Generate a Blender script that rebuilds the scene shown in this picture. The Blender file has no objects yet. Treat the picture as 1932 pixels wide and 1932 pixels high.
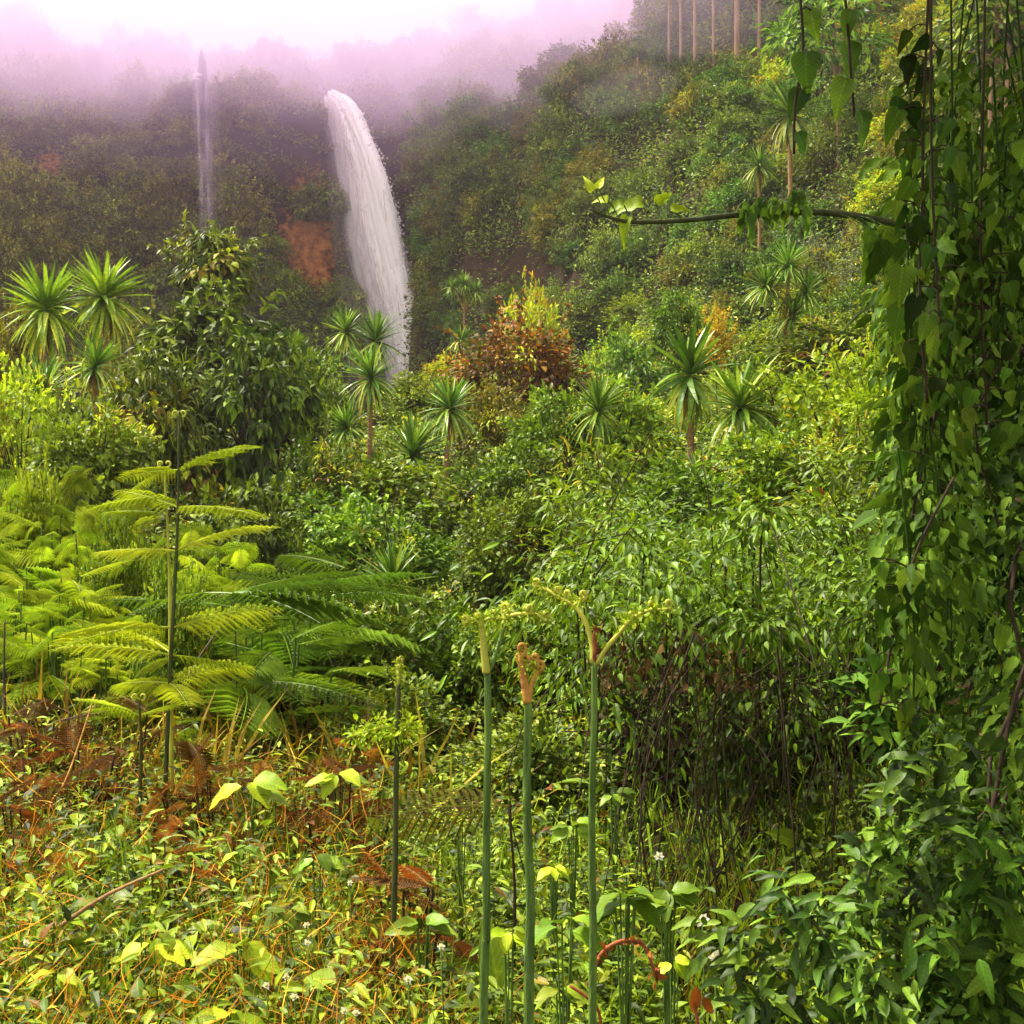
import bpy, math, random
import numpy as np
from mathutils import Vector

R = math.radians
SC = bpy.context.scene
COL = SC.collection
rng = np.random.default_rng(11)

# ------------------------------------------------------------------ camera, light, exposure
EYE, HALF = 1.6, 0.45
cam_d = bpy.data.cameras.new('camera')
cam_d.sensor_width = 36
cam_d.lens = 18 / HALF
cam_d.clip_start, cam_d.clip_end = 0.05, 2000
cam = bpy.data.objects.new('camera', cam_d)
COL.objects.link(cam)
cam.location = (0, 0, EYE)
cam.rotation_euler = (R(90), 0, 0)
SC.camera = cam

SUN_EL, SUN_AZ = 60, -68            # azimuth from +Y (view direction), negative = towards the left
w = bpy.data.worlds.new('World')
SC.world = w
w.use_nodes = True
nt = w.node_tree
nt.nodes.clear()
sky = nt.nodes.new('ShaderNodeTexSky')
sky.sky_type = 'NISHITA'
sky.sun_disc = False
sky.sun_elevation = R(SUN_EL)
sky.sun_rotation = R(SUN_AZ)
sky.air_density, sky.dust_density, sky.ozone_density = 1.0, 4.0, 1.0
mixc = nt.nodes.new('ShaderNodeMix')
mixc.data_type = 'RGBA'
mixc.inputs['Factor'].default_value = 0.75
mixc.inputs['B'].default_value = (8.4, 7.8, 6.4, 1)          # even cloud cover
bg = nt.nodes.new('ShaderNodeBackground')
bg.inputs['Strength'].default_value = 0.076
out = nt.nodes.new('ShaderNodeOutputWorld')
nt.links.new(sky.outputs[0], mixc.inputs['A'])
nt.links.new(mixc.outputs['Result'], bg.inputs['Color'])
nt.links.new(bg.outputs[0], out.inputs[0])

sun_d = bpy.data.lights.new('sun', 'SUN')
sun_d.energy = 3.6
sun_d.angle = R(9)
sun_d.color = (1.0, 0.91, 0.74)
sun = bpy.data.objects.new('sun', sun_d)
COL.objects.link(sun)
sun.location = (-40, 20, 90)
_sd = Vector((math.sin(R(SUN_AZ)) * math.cos(R(SUN_EL)), math.cos(R(SUN_AZ)) * math.cos(R(SUN_EL)), math.sin(R(SUN_EL))))
sun.rotation_euler = _sd.to_track_quat('Z', 'Y').to_euler()

SC.view_settings.view_transform = 'Standard'
SC.view_settings.look = 'None'
SC.view_settings.exposure = 1.84
SC.view_settings.gamma = 1
SC.render.engine = 'CYCLES'
SC.cycles.use_denoising = True
SC.cycles.max_bounces = 6
SC.cycles.diffuse_bounces = 4
SC.cycles.glossy_bounces = 2
SC.cycles.transmission_bounces = 4
SC.cycles.transparent_max_bounces = 24
SC.cycles.volume_bounces = 3
SC.cycles.sample_clamp_indirect = 6


def px(u, v, d):
    """a point of the place, d metres ahead, seen in direction u, v (1932-wide frame)"""
    return np.array(((u - 966) / 966 * HALF * d, d, EYE + (966 - v) / 966 * HALF * d))


def mpp(d):
    return 2 * HALF * d / 1932


# ------------------------------------------------------------------ terrain height
_cols = [
    (-700, [(-20, 1), (0, .2), (12, .4), (18, 1.5), (35, 2), (55, 0), (68, 10), (76, 25), (90, 40), (115, 62), (200, 66)]),
    (0,    [(-20, 1), (0, .1), (11, .2), (15, 1.0), (22, 2.6), (28, 3.0), (38, -1), (60, -5), (71, 0), (75, 14), (80, 25), (90, 34), (115, 51), (200, 54)]),
    (200,  [(-20, 1), (0, 0), (11, .1), (15, .9), (22, 2.7), (28, 3.2), (38, -1), (60, -8), (76, -5), (80, 14), (84, 27), (94, 36), (115, 48), (200, 50)]),
    (385,  [(-20, 1), (0, 0), (10, 0), (14, .6), (18, 1.4), (22, 2.5), (27, 3.4), (33, 2.0), (45, -5), (60, -9), (82, -8), (84, 20), (86, 32.5), (88, 33.8), (94, 36), (115, 46.5), (200, 50)]),
    (620,  [(-20, 1), (0, 0), (9, -.1), (12, .1), (16, .9), (20, 1.9), (28, 3.5), (34, 2.0), (46, -5), (60, -10), (84, -10), (85.5, 24), (87, 32.0), (95, 36), (115, 47.5), (200, 50)]),
    (720,  [(-20, 1), (0, 0), (9, -.1), (12, .1), (16, .9), (20, 1.9), (28, 3.6), (34, 2.0), (46, -5), (60, -10), (85, -10), (87, 22), (89, 31), (96, 37), (115, 48.2), (200, 50)]),
    (800,  [(-20, 1), (0, 0), (9, -.2), (12, -.2), (15, .6), (20, 1.9), (28, 3.7), (34, 2.5), (46, -3), (64, -6), (70, 4), (73, 14), (80, 24), (88, 31), (100, 37.5), (115, 48.8), (200, 51)]),
    (900,  [(-20, 1), (0, 0), (9, -.3), (12, -.5), (15, .5), (20, 1.9), (28, 3.8), (34, 3), (44, -1), (56, -2), (60, 8), (66, 16), (74, 25), (90, 35), (115, 50.5), (200, 53)]),
    (1100, [(-20, 1), (0, 0), (8, -.1), (10.5, -.3), (14, .5), (19, 1.7), (27, 3.4), (33, 2.6), (40, 1), (44, 3), (50, 11), (57, 17), (70, 27.5), (90, 36), (115, 53), (200, 55)]),
    (1400, [(-20, 1), (0, 0), (7, 0), (10, .4), (14, 1.3), (20, 2.4), (27, 3.6), (32, 4.2), (37, 7), (45, 14), (53, 21.5), (61, 24), (66, 29), (74, 35.5), (90, 43), (115, 58), (200, 62)]),
    (1700, [(-20, 1), (0, .1), (5, .2), (8, .5), (12, 1.5), (20, 3.2), (26, 5.5), (34, 11), (44, 19), (54, 26), (65, 32), (115, 60), (200, 64)]),
    (1932, [(-20, 1.5), (0, .4), (5, .6), (10, 1.5), (16, 2.6), (24, 6), (34, 14), (44, 22), (60, 34), (115, 62), (200, 66)]),
    (2700, [(-20, 2), (0, 1), (5, 2), (10, 4), (20, 9), (40, 24), (60, 38), (115, 66), (200, 70)]),
]
_cu = np.array([(c[0] - 966) / 966 * HALF for c in _cols])
_ph = np.random.default_rng(5).uniform(0, 6.28, (14, 2))


def ground_h(x, y):
    x = np.atleast_1d(np.asarray(x, float)); y = np.atleast_1d(np.asarray(y, float))
    s = np.clip(x / np.maximum(y, 5.0), _cu[0], _cu[-1])
    Z = np.stack([np.interp(y, [p[0] for p in c[1]], [p[1] for p in c[1]]) for c in _cols])
    k = np.clip(np.searchsorted(_cu, s) - 1, 0, len(_cu) - 2)
    t = (s - _cu[k]) / (_cu[k + 1] - _cu[k])
    t = t * t * (3 - 2 * t)
    i = np.arange(len(s))
    z = Z[k, i] * (1 - t) + Z[k + 1, i] * t
    amp = np.clip((y - 6) / 40, 0.0, 1.0)
    for n, (a, b) in enumerate(_ph):
        f = 0.07 * 1.33 ** n
        z = z + amp * (0.75 / (1 + n * .55)) * np.sin(f * x + a + .6 * np.sin(f * .7 * y + b)) * np.cos(f * 1.1 * y + b)
    z = z + 0.05 * np.sin(1.7 * x + 1.1) * np.sin(1.3 * y + .4) + .025 * np.sin(4.1 * x) * np.sin(3.7 * y + 1)
    return z


def gh(x, y):
    return float(ground_h(x, y)[0])


def ray_hits(u, v, dmin=10.0, dmax=125.0):
    """first terrain point met in each direction (vectorised march)"""
    u = np.asarray(u, float); v = np.asarray(v, float)
    hit = np.full(len(u), np.nan)
    ds = np.concatenate([np.arange(dmin, 40, .35), np.arange(40, dmax, .5)])
    for d in ds:
        m = np.isnan(hit)
        if not m.any():
            break
        x = (u[m] - 966) / 966 * HALF * d
        z = EYE + (966 - v[m]) / 966 * HALF * d
        g = ground_h(x, np.full(m.sum(), d))
        idx = np.where(m)[0][z <= g]
        hit[idx] = d
    return hit


# ------------------------------------------------------------------ materials
def new_mat(name):
    m = bpy.data.materials.new(name)
    m.use_nodes = True
    n = m.node_tree
    n.nodes.clear()
    return m, n, n.nodes.new('ShaderNodeOutputMaterial')


def ramp(n, stops):
    r = n.nodes.new('ShaderNodeValToRGB')
    e = r.color_ramp.elements
    while len(e) < len(stops):
        e.new(0.5)
    for k, (p, c) in enumerate(stops):
        e[k].position = p
        e[k].color = (*c, 1)
    return r


def leaf_mat(name, cols, trans=0.3, rough=0.5, objvar=0.3, huevar=0.009, spec=0.22, tint=(1.15, 1.1, .7), vein=True):
    """cols: list of colours spread over each leaf's own random value"""
    m, n, o = new_mat(name)
    L = n.links.new
    at = n.nodes.new('ShaderNodeAttribute'); at.attribute_name = 'rnd'
    k = len(cols)
    rp = ramp(n, [(i / max(1, k - 1), c) for i, c in enumerate(cols)])
    L(at.outputs['Fac'], rp.inputs[0])
    oi = n.nodes.new('ShaderNodeObjectInfo')
    hv = n.nodes.new('ShaderNodeHueSaturation')
    a = n.nodes.new('ShaderNodeMapRange'); a.inputs['To Min'].default_value = 1 - objvar; a.inputs['To Max'].default_value = 1 + objvar
    L(oi.outputs['Random'], a.inputs['Value']); L(a.outputs[0], hv.inputs['Value'])
    fr = n.nodes.new('ShaderNodeMath'); fr.operation = 'FRACT'
    mu = n.nodes.new('ShaderNodeMath'); mu.operation = 'MULTIPLY'; mu.inputs[1].default_value = 7.31
    L(oi.outputs['Random'], mu.inputs[0]); L(mu.outputs[0], fr.inputs[0])
    b = n.nodes.new('ShaderNodeMapRange'); b.inputs['To Min'].default_value = .5 - huevar; b.inputs['To Max'].default_value = .5 + huevar
    L(fr.outputs[0], b.inputs['Value']); L(b.outputs[0], hv.inputs['Hue'])
    # blotches in object space
    tc = n.nodes.new('ShaderNodeTexCoord')
    nz = n.nodes.new('ShaderNodeTexNoise'); nz.inputs['Scale'].default_value = 14.0; nz.inputs['Detail'].default_value = 3
    L(tc.outputs['Object'], nz.inputs['Vector'])
    c = n.nodes.new('ShaderNodeMapRange'); c.inputs['From Min'].default_value = .3; c.inputs['From Max'].default_value = .7
    c.inputs['To Min'].default_value = .75; c.inputs['To Max'].default_value = 1.25
    L(nz.outputs['Fac'], c.inputs['Value'])
    # midrib and side veins of the leaf itself
    ax = n.nodes.new('ShaderNodeAttribute'); ax.attribute_name = 'lx'
    ay = n.nodes.new('ShaderNodeAttribute'); ay.attribute_name = 'ly'
    def math_(op, a_, b_=None):
        q = n.nodes.new('ShaderNodeMath'); q.operation = op
        for k_, s_ in ((0, a_), (1, b_)):
            if s_ is None: continue
            if isinstance(s_, (int, float)): q.inputs[k_].default_value = s_
            else: L(s_, q.inputs[k_])
        return q.outputs[0]
    sv = math_('SINE', math_('MULTIPLY', math_('SUBTRACT', ay.outputs['Fac'], math_('MULTIPLY', ax.outputs['Fac'], .9)), 58.0))
    rib = n.nodes.new('ShaderNodeMapRange'); rib.inputs['From Min'].default_value = .008; rib.inputs['From Max'].default_value = .045
    rib.inputs['To Min'].default_value = 1.5; rib.inputs['To Max'].default_value = 1.0
    L(ax.outputs['Fac'], rib.inputs['Value'])
    vv = math_('MULTIPLY', math_('MULTIPLY', math_('ADD', math_('MULTIPLY', sv, .10), 1.0), rib.outputs[0]), c.outputs[0])
    ml = n.nodes.new('ShaderNodeVectorMath'); ml.operation = 'SCALE'
    L(rp.outputs[0], ml.inputs[0]); L(vv, ml.inputs['Scale'])
    L(ml.outputs[0], hv.inputs['Color'])
    p = n.nodes.new('ShaderNodeBsdfPrincipled')
    p.inputs['Roughness'].default_value = rough
    p.inputs['Specular IOR Level'].default_value = spec
    L(hv.outputs[0], p.inputs['Base Color'])
    if trans > 0:
        t = n.nodes.new('ShaderNodeBsdfTranslucent')
        tm = n.nodes.new('ShaderNodeVectorMath'); tm.operation = 'MULTIPLY'; tm.inputs[1].default_value = tint
        L(hv.outputs[0], tm.inputs[0]); L(tm.outputs[0], t.inputs['Color'])
        mx = n.nodes.new('ShaderNodeMixShader'); mx.inputs[0].default_value = trans
        L(p.outputs[0], mx.inputs[1]); L(t.outputs[0], mx.inputs[2]); L(mx.outputs[0], o.inputs[0])
    else:
        L(p.outputs[0], o.inputs[0])
    return m


def noise_mat(name, stops, scale=6, rough=.85, stretch=(1, 1, 1), bump=.4, detail=6, dist=.5):
    m, n, o = new_mat(name)
    L = n.links.new
    tc = n.nodes.new('ShaderNodeTexCoord')
    mp = n.nodes.new('ShaderNodeMapping'); mp.inputs['Scale'].default_value = stretch
    L(tc.outputs['Object'], mp.inputs['Vector'])
    nz = n.nodes.new('ShaderNodeTexNoise'); nz.inputs['Scale'].default_value = scale; nz.inputs['Detail'].default_value = detail
    nz.inputs['Distortion'].default_value = dist
    L(mp.outputs[0], nz.inputs['Vector'])
    rp = ramp(n, stops)
    L(nz.outputs['Fac'], rp.inputs[0])
    p = n.nodes.new('ShaderNodeBsdfPrincipled'); p.inputs['Roughness'].default_value = rough
    p.inputs['Specular IOR Level'].default_value = .25
    L(rp.outputs[0], p.inputs['Base Color'])
    bp = n.nodes.new('ShaderNodeBump'); bp.inputs['Strength'].default_value = bump; bp.inputs['Distance'].default_value = .05
    L(nz.outputs['Fac'], bp.inputs['Height']); L(bp.outputs[0], p.inputs['Normal'])
    L(p.outputs[0], o.inputs[0])
    return m


G = dict(
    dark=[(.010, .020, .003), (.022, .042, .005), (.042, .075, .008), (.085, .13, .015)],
    mid=[(.015, .028, .002), (.052, .090, .005), (.125, .19, .009), (.26, .33, .022)],
    green=[(.016, .034, .002), (.055, .110, .006), (.135, .24, .011), (.28, .40, .03)],
    lime=[(.07, .115, .004), (.17, .26, .007), (.30, .42, .012), (.48, .56, .03)],
    olive=[(.035, .038, .004), (.085, .088, .007), (.16, .155, .010), (.27, .23, .02)],
    gold=[(.10, .075, .005), (.25, .17, .007), (.40, .25, .009), (.54, .34, .02)],
    rust=[(.06, .022, .005), (.15, .045, .006), (.28, .085, .008), (.42, .17, .02)],
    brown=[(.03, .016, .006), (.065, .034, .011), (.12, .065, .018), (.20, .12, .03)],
    straw=[(.07, .04, .004), (.14, .09, .006), (.24, .19, .012), (.40, .34, .035)],
    grey=[(.040, .058, .026), (.075, .10, .042), (.13, .165, .075), (.24, .28, .15)],
)
M = {
    'dark': leaf_mat('dark_leaf', [G['dark'][0], G['dark'][1], G['dark'][2], G['mid'][2], G['lime'][1]], .2, .55, spec=.12),  # light end of the ramp puts yellow leaf highlights into the colour
    'mid': leaf_mat('mid_leaf', G['mid'], .3, .45),
    'green': leaf_mat('green_leaf', G['green'], .3, .45),
    'lime': leaf_mat('lime_leaf', G['lime'], .35, .5),
    'olive': leaf_mat('olive_leaf', G['olive'], .3, .5),
    'gold': leaf_mat('gold_leaf', G['gold'], .35, .55),
    'rust': leaf_mat('rust_leaf', G['rust'], .25, .7),
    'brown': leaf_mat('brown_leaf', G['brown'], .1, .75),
    'straw': leaf_mat('straw_blade', G['straw'], .3, .6),
    'grey': leaf_mat('grey_leaf', G['grey'], .2, .4),
    'mixed': leaf_mat('mixed_leaf', [G['mid'][0], G['mid'][1], G['green'][1], G['mid'][2], G['green'][2], G['lime'][1], G['lime'][2], G['gold'][2]], .3, .45),
    'accent': leaf_mat('accent_leaf', [G['olive'][1], G['gold'][1], G['lime'][2], G['lime'][3], G['rust'][1], G['brown'][2]], .3, .5),
    'mixrust': leaf_mat('rusty_mixed_leaf', [G['olive'][0], G['olive'][1], G['rust'][0], G['rust'][2], G['gold'][1]], .25, .6),
    'mixgold': leaf_mat('golden_mixed_leaf', [G['mid'][1], G['lime'][1], G['lime'][2], G['gold'][1], G['gold'][3]], .35, .5),
    'hill': leaf_mat('hill_leaf', [(.014, .032, .004), (.045, .092, .008), (.115, .20, .015), (.26, .35, .035)], .25, .5, .35, .03),
    'cliff': leaf_mat('cliff_leaf', [(.030, .034, .004), (.100, .115, .009), (.21, .23, .016), (.40, .40, .03)], .2, .55, .35, .03),
    'herb': leaf_mat('herb_leaf', [G['mid'][0], G['mid'][1], G['green'][0], G['green'][1], G['mid'][2], G['lime'][1], G['green'][2], G['green'][3], G['lime'][2], G['rust'][1]], .3, .5),
    'cane': leaf_mat('cane_leaf', [(.012, .028, .003), (.034, .078, .006), (.080, .16, .011), (.18, .30, .022)], .3, .5),
    'rusty': leaf_mat('rusty_stalk', [G['rust'][1], G['rust'][2], G['rust'][3], G['gold'][2]], .3, .6),
    'rustmix': leaf_mat('dead_frond', [G['brown'][1], G['rust'][0], G['rust'][1], G['straw'][0], G['rust'][2]], .25, .7),
    'withered': leaf_mat('withered_frond', [G['brown'][0], G['brown'][1], G['olive'][1], G['olive'][2]], .25, .7),
    'grassy': leaf_mat('grass_blade', [G['mid'][1], G['mid'][2], G['green'][2], G['lime'][1], G['lime'][2]], .3, .5),
    'drac': leaf_mat('rosette_leaf', [(.022, .050, .005), (.055, .125, .010), (.14, .23, .02), (.36, .40, .10)], .2, .35, .2),
    'drac_lime': leaf_mat('bright_rosette_leaf', [(.05, .10, .005), (.11, .21, .010), (.22, .34, .02), (.40, .44, .06)], .3, .4, .2, spec=.2),
    'vine': leaf_mat('vine_leaf', [(.012, .028, .003), (.030, .068, .005), (.068, .140, .010), (.14, .24, .02)], .25, .6, .2, .02, .08),
    'bark': noise_mat('bark', [(.3, (.03, .022, .014)), (.55, (.075, .055, .035)), (.75, (.15, .12, .08))], 9, stretch=(3, 3, .5)),
    'tan_bark': noise_mat('tan_bark', [(.3, (.13, .07, .025)), (.6, (.26, .15, .06)), (.8, (.36, .26, .13))], 6, stretch=(3, 3, 6)),
    'pale_bark': noise_mat('pale_bark', [(.3, (.16, .085, .05)), (.6, (.30, .18, .12)), (.8, (.45, .34, .26))], 2, stretch=(3, 3, .4)),
    'stem': noise_mat('green_stem', [(.28, (.03, .045, .010)), (.42, (.06, .115, .018)), (.55, (.10, .185, .028)), (.68, (.14, .22, .035)), (.82, (.24, .27, .07))], 42, .6, (1.6, 1.6, .22), .7),
    'dark_stem': noise_mat('dark_green_stem', [(.3, (.03, .04, .012)), (.6, (.06, .07, .02)), (.8, (.10, .10, .03))], 18, .6, (2, 2, .4), .3),
    'yellow_stem': noise_mat('yellow_stem', [(.3, (.30, .32, .04)), (.6, (.46, .46, .06)), (.8, (.58, .52, .12))], 14, .6, (1, 1, .4), .2),
    'orange_stem': noise_mat('orange_stem', [(.3, (.30, .13, .03)), (.6, (.42, .23, .04)), (.8, (.5, .36, .1))], 40, .7, bump=.3),
    'red_stem': noise_mat('red_stem', [(.3, (.13, .03, .012)), (.6, (.25, .07, .02)), (.8, (.32, .14, .04))], 30, .7, bump=.3),
    'dry_stem': noise_mat('dry_stem', [(.3, (.016, .009, .005)), (.6, (.04, .024, .012)), (.8, (.12, .08, .035))], 12, .8, (3, 3, .4), .3),
    'petal': leaf_mat('white_petal', [(.75, .74, .68), (.85, .84, .8)], .3, .5, .05, 0),
}


# ------------------------------------------------------------------ mesh building
class MB:
    def __init__(self):
        self.V, self.F3, self.F4, self.r, self.s3, self.s4, self.m3, self.m4 = [], [], [], [], [], [], [], []
        self.n = 0
        self.lx, self.ly = [], []

    def add(self, V, tris=None, quads=None, rnd=None, smooth=False, mi=0, lx=None, ly=None):
        V = np.asarray(V, np.float32).reshape(-1, 3)
        if tris is not None and len(tris):
            t = np.asarray(tris, np.int64).reshape(-1, 3) + self.n
            self.F3.append(t); self.s3.append(np.full(len(t), smooth)); self.m3.append(np.full(len(t), mi))
        if quads is not None and len(quads):
            q = np.asarray(quads, np.int64).reshape(-1, 4) + self.n
            self.F4.append(q); self.s4.append(np.full(len(q), smooth)); self.m4.append(np.full(len(q), mi))
        self.V.append(V)
        self.r.append(np.full(len(V), .5, np.float32) if rnd is None else np.broadcast_to(np.asarray(rnd, np.float32), (len(V),)))
        self.lx.append(np.full(len(V), .5, np.float32) if lx is None else lx)
        self.ly.append(np.full(len(V), .5, np.float32) if ly is None else ly)
        self.n += len(V)

    def leaves(self, T, pos, dirs, up, size, rnd=None, width=1.0, mi=0, smooth=False):
        """T = (verts, tris, quads): leaf of unit length along +Y, face up +Z"""
        TV, T3, T4 = T
        pos = np.asarray(pos, float).reshape(-1, 3); N = len(pos)
        if N == 0:
            return
        y = np.broadcast_to(np.asarray(dirs, float), (N, 3)); y = y / (np.linalg.norm(y, axis=1, keepdims=True) + 1e-9)
        up = np.broadcast_to(np.asarray(up, float), (N, 3))
        x = np.cross(y, up); ln = np.linalg.norm(x, axis=1, keepdims=True)
        bad = ln[:, 0] < 1e-4
        if bad.any():
            x[bad] = np.cross(y[bad], (1, .1, .05)); ln = np.linalg.norm(x, axis=1, keepdims=True)
        x = x / ln
        z = np.cross(x, y)
        size = np.broadcast_to(np.asarray(size, float), (N,)); width = np.broadcast_to(np.asarray(width, float), (N,))
        W = (x[:, None] * (TV[None, :, 0:1] * width[:, None, None]) + y[:, None] * TV[None, :, 1:2] + z[:, None] * TV[None, :, 2:3])
        W = pos[:, None] + W * size[:, None, None]
        k = len(TV)
        off = (np.arange(N) * k)[:, None, None]
        t = (T3[None] + off).reshape(-1, 3) if len(T3) else None
        q = (T4[None] + off).reshape(-1, 4) if len(T4) else None
        if rnd is None:
            rnd = rng.random(N)
        rnd = np.repeat(np.broadcast_to(rnd, (N,)), k)
        self.add(W.reshape(-1, 3), t, q, rnd, smooth, mi, np.tile(np.abs(TV[:, 0]).astype(np.float32), N), np.tile(TV[:, 1].astype(np.float32), N))

    def tube(self, pts, rad, sides=7, rnd=.5, mi=0, cap=True):
        P = np.asarray(pts, float); n = len(P)
        rad = np.broadcast_to(np.asarray(rad, float), (n,))
        T = np.gradient(P, axis=0); T /= (np.linalg.norm(T, axis=1, keepdims=True) + 1e-9)
        ref = np.array((0.31, .95, .05)) if abs(T[0][2]) > .6 else np.array((.05, .1, 1.0))
        A = np.cross(T, ref); A /= (np.linalg.norm(A, axis=1, keepdims=True) + 1e-9)
        for i in range(1, n):
            if (A[i] * A[i - 1]).sum() < 0:
                A[i] = -A[i]
        B = np.cross(T, A)
        a = np.linspace(0, 2 * np.pi, sides, endpoint=False)
        V = (P[:, None] + (A[:, None] * np.cos(a)[None, :, None] + B[:, None] * np.sin(a)[None, :, None]) * rad[:, None, None]).reshape(-1, 3)
        i = np.arange(n - 1)[:, None] * sides; j = np.arange(sides)[None]; j2 = (j + 1) % sides
        q = np.stack([i + j, i + j2, i + sides + j2, i + sides + j], -1).reshape(-1, 4)
        tris = None
        if cap:
            V = np.concatenate([V, P[-1:], P[:1]])
            e, b = n * sides, n * sides + 1
            l = (n - 1) * sides
            tris = [(l + k, l + (k + 1) % sides, e) for k in range(sides)] + [((k + 1) % sides, k, b) for k in range(sides)]
        self.add(V, tris, q, rnd, True, mi)

    def ball(self, c, r, rnd=.5, mi=0, seg=8):
        th = np.linspace(0, np.pi, seg // 2 + 2)[1:-1]
        ph = np.linspace(0, 2 * np.pi, seg, endpoint=False)
        r = np.broadcast_to(np.asarray(r, float), (3,))
        V = [(0, 0, 1)] + [(math.sin(t) * math.cos(p), math.sin(t) * math.sin(p), math.cos(t)) for t in th for p in ph] + [(0, 0, -1)]
        V = np.array(V) * r + np.asarray(c)
        q, t = [], []
        for i in range(len(th) - 1):
            for k in range(seg):
                q.append((1 + (i + 1) * seg + k, 1 + (i + 1) * seg + (k + 1) % seg, 1 + i * seg + (k + 1) % seg, 1 + i * seg + k))
        last = len(V) - 1; b0 = 1 + (len(th) - 1) * seg
        for k in range(seg):
            t.append((0, 1 + k, 1 + (k + 1) % seg)); t.append((last, b0 + (k + 1) % seg, b0 + k))
        self.add(V, t, q, rnd, True, mi)

    def mesh(self, name, mats):
        me = bpy.data.meshes.new(name)
        V = np.concatenate(self.V) if self.V else np.zeros((0, 3), np.float32)
        F3 = np.concatenate(self.F3) if self.F3 else np.zeros((0, 3), np.int64)
        F4 = np.concatenate(self.F4) if self.F4 else np.zeros((0, 4), np.int64)
        me.vertices.add(len(V)); me.vertices.foreach_set('co', V.astype(np.float32).ravel())
        loops = np.concatenate([F3.ravel(), F4.ravel()]).astype(np.int32)
        me.loops.add(len(loops)); me.loops.foreach_set('vertex_index', loops)
        st = np.concatenate([np.arange(len(F3)) * 3, len(F3) * 3 + np.arange(len(F4)) * 4]).astype(np.int32)
        me.polygons.add(len(st)); me.polygons.foreach_set('loop_start', st)
        sm = np.concatenate(self.s3 + self.s4).astype(bool); me.polygons.foreach_set('use_smooth', sm)
        mi = np.concatenate(self.m3 + self.m4).astype(np.int32); me.polygons.foreach_set('material_index', mi)
        a = me.attributes.new('rnd', 'FLOAT', 'POINT'); a.data.foreach_set('value', np.concatenate(self.r).astype(np.float32))
        for nm_, dt_ in (('lx', self.lx), ('ly', self.ly)):
            a = me.attributes.new(nm_, 'FLOAT', 'POINT'); a.data.foreach_set('value', np.concatenate(dt_).astype(np.float32))
        for m in (mats if isinstance(mats, (list, tuple)) else [mats]):
            me.materials.append(m)
        me.update(calc_edges=True)
        return me

    def build(self, name, mats, parent=None):
        return link(name, self.mesh(name, mats), parent)


def link(name, me, parent=None, loc=None, scale=None, rot=None):
    o = bpy.data.objects.new(name, me)
    COL.objects.link(o)
    if parent is not None:
        o.parent = parent
    if loc is not None:
        o.location = loc
    if scale is not None:
        o.scale = scale if hasattr(scale, '__len__') else (scale,) * 3
    if rot is not None:
        o.rotation_euler = rot
    return o


def tag(o, label=None, cat=None, group=None, kind=None):
    if label: o['label'] = label
    if cat: o['category'] = cat
    if group: o['group'] = group
    if kind: o['kind'] = kind
    return o


def thing(name, label, cat, loc=(0, 0, 0), group=None):
    o = bpy.data.objects.new(name, None)
    o.empty_display_size = .1
    COL.objects.link(o)
    o.location = [float(c) for c in loc]
    return tag(o, label, cat, group)


def smooth_path(pts, n=24):
    P = np.asarray(pts, float)
    if len(P) == 2:
        t = np.linspace(0, 1, n)[:, None]
        return P[0] * (1 - t) + P[1] * t
    Q = np.concatenate([[2 * P[0] - P[1]], P, [2 * P[-1] - P[-2]]])
    outp = []
    seg = len(P) - 1
    for tt in np.linspace(0, seg - 1e-6, n):
        i = int(tt); t = tt - i
        p0, p1, p2, p3 = Q[i:i + 4]
        outp.append(.5 * ((2 * p1) + (-p0 + p2) * t + (2 * p0 - 5 * p1 + 4 * p2 - p3) * t * t + (-p0 + 3 * p1 - 3 * p2 + p3) * t ** 3))
    return np.array(outp)


def unit(v):
    return v / (np.linalg.norm(v, axis=-1, keepdims=True) + 1e-9)


def rdirs(n, zmin=-1.0):
    z = rng.uniform(zmin, 1, n); a = rng.uniform(0, 2 * np.pi, n); r = np.sqrt(1 - z * z)
    return np.stack([r * np.cos(a), r * np.sin(a), z], 1)


# leaf shapes -----------------------------------------------------------------
def T_strip(ts, ws, fold=.25, droop=.15, ys=None):
    """leaf with a midrib: rows of left, middle, right; closed in a tip"""
    V, tri, quad = [], [], []
    for k, (t, wd) in enumerate(zip(ts, ws)):
        y = t if ys is None else ys[k]
        z = -droop * t * t
        V += [(-wd, y, z + fold * wd), (0, t, z), (wd, y, z + fold * wd)]
    n = len(ts)
    tip = len(V)
    V.append((0, 1, -droop))
    for k in range(n - 1):
        a, b = 3 * k, 3 * k + 3
        quad += [(a, a + 1, b + 1, b), (a + 1, a + 2, b + 2, b + 1)]
    a = 3 * (n - 1)
    tri += [(a, a + 1, tip), (a + 1, a + 2, tip)]
    return np.array(V, float), np.array(tri, int).reshape(-1, 3), np.array(quad, int).reshape(-1, 4)


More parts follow.
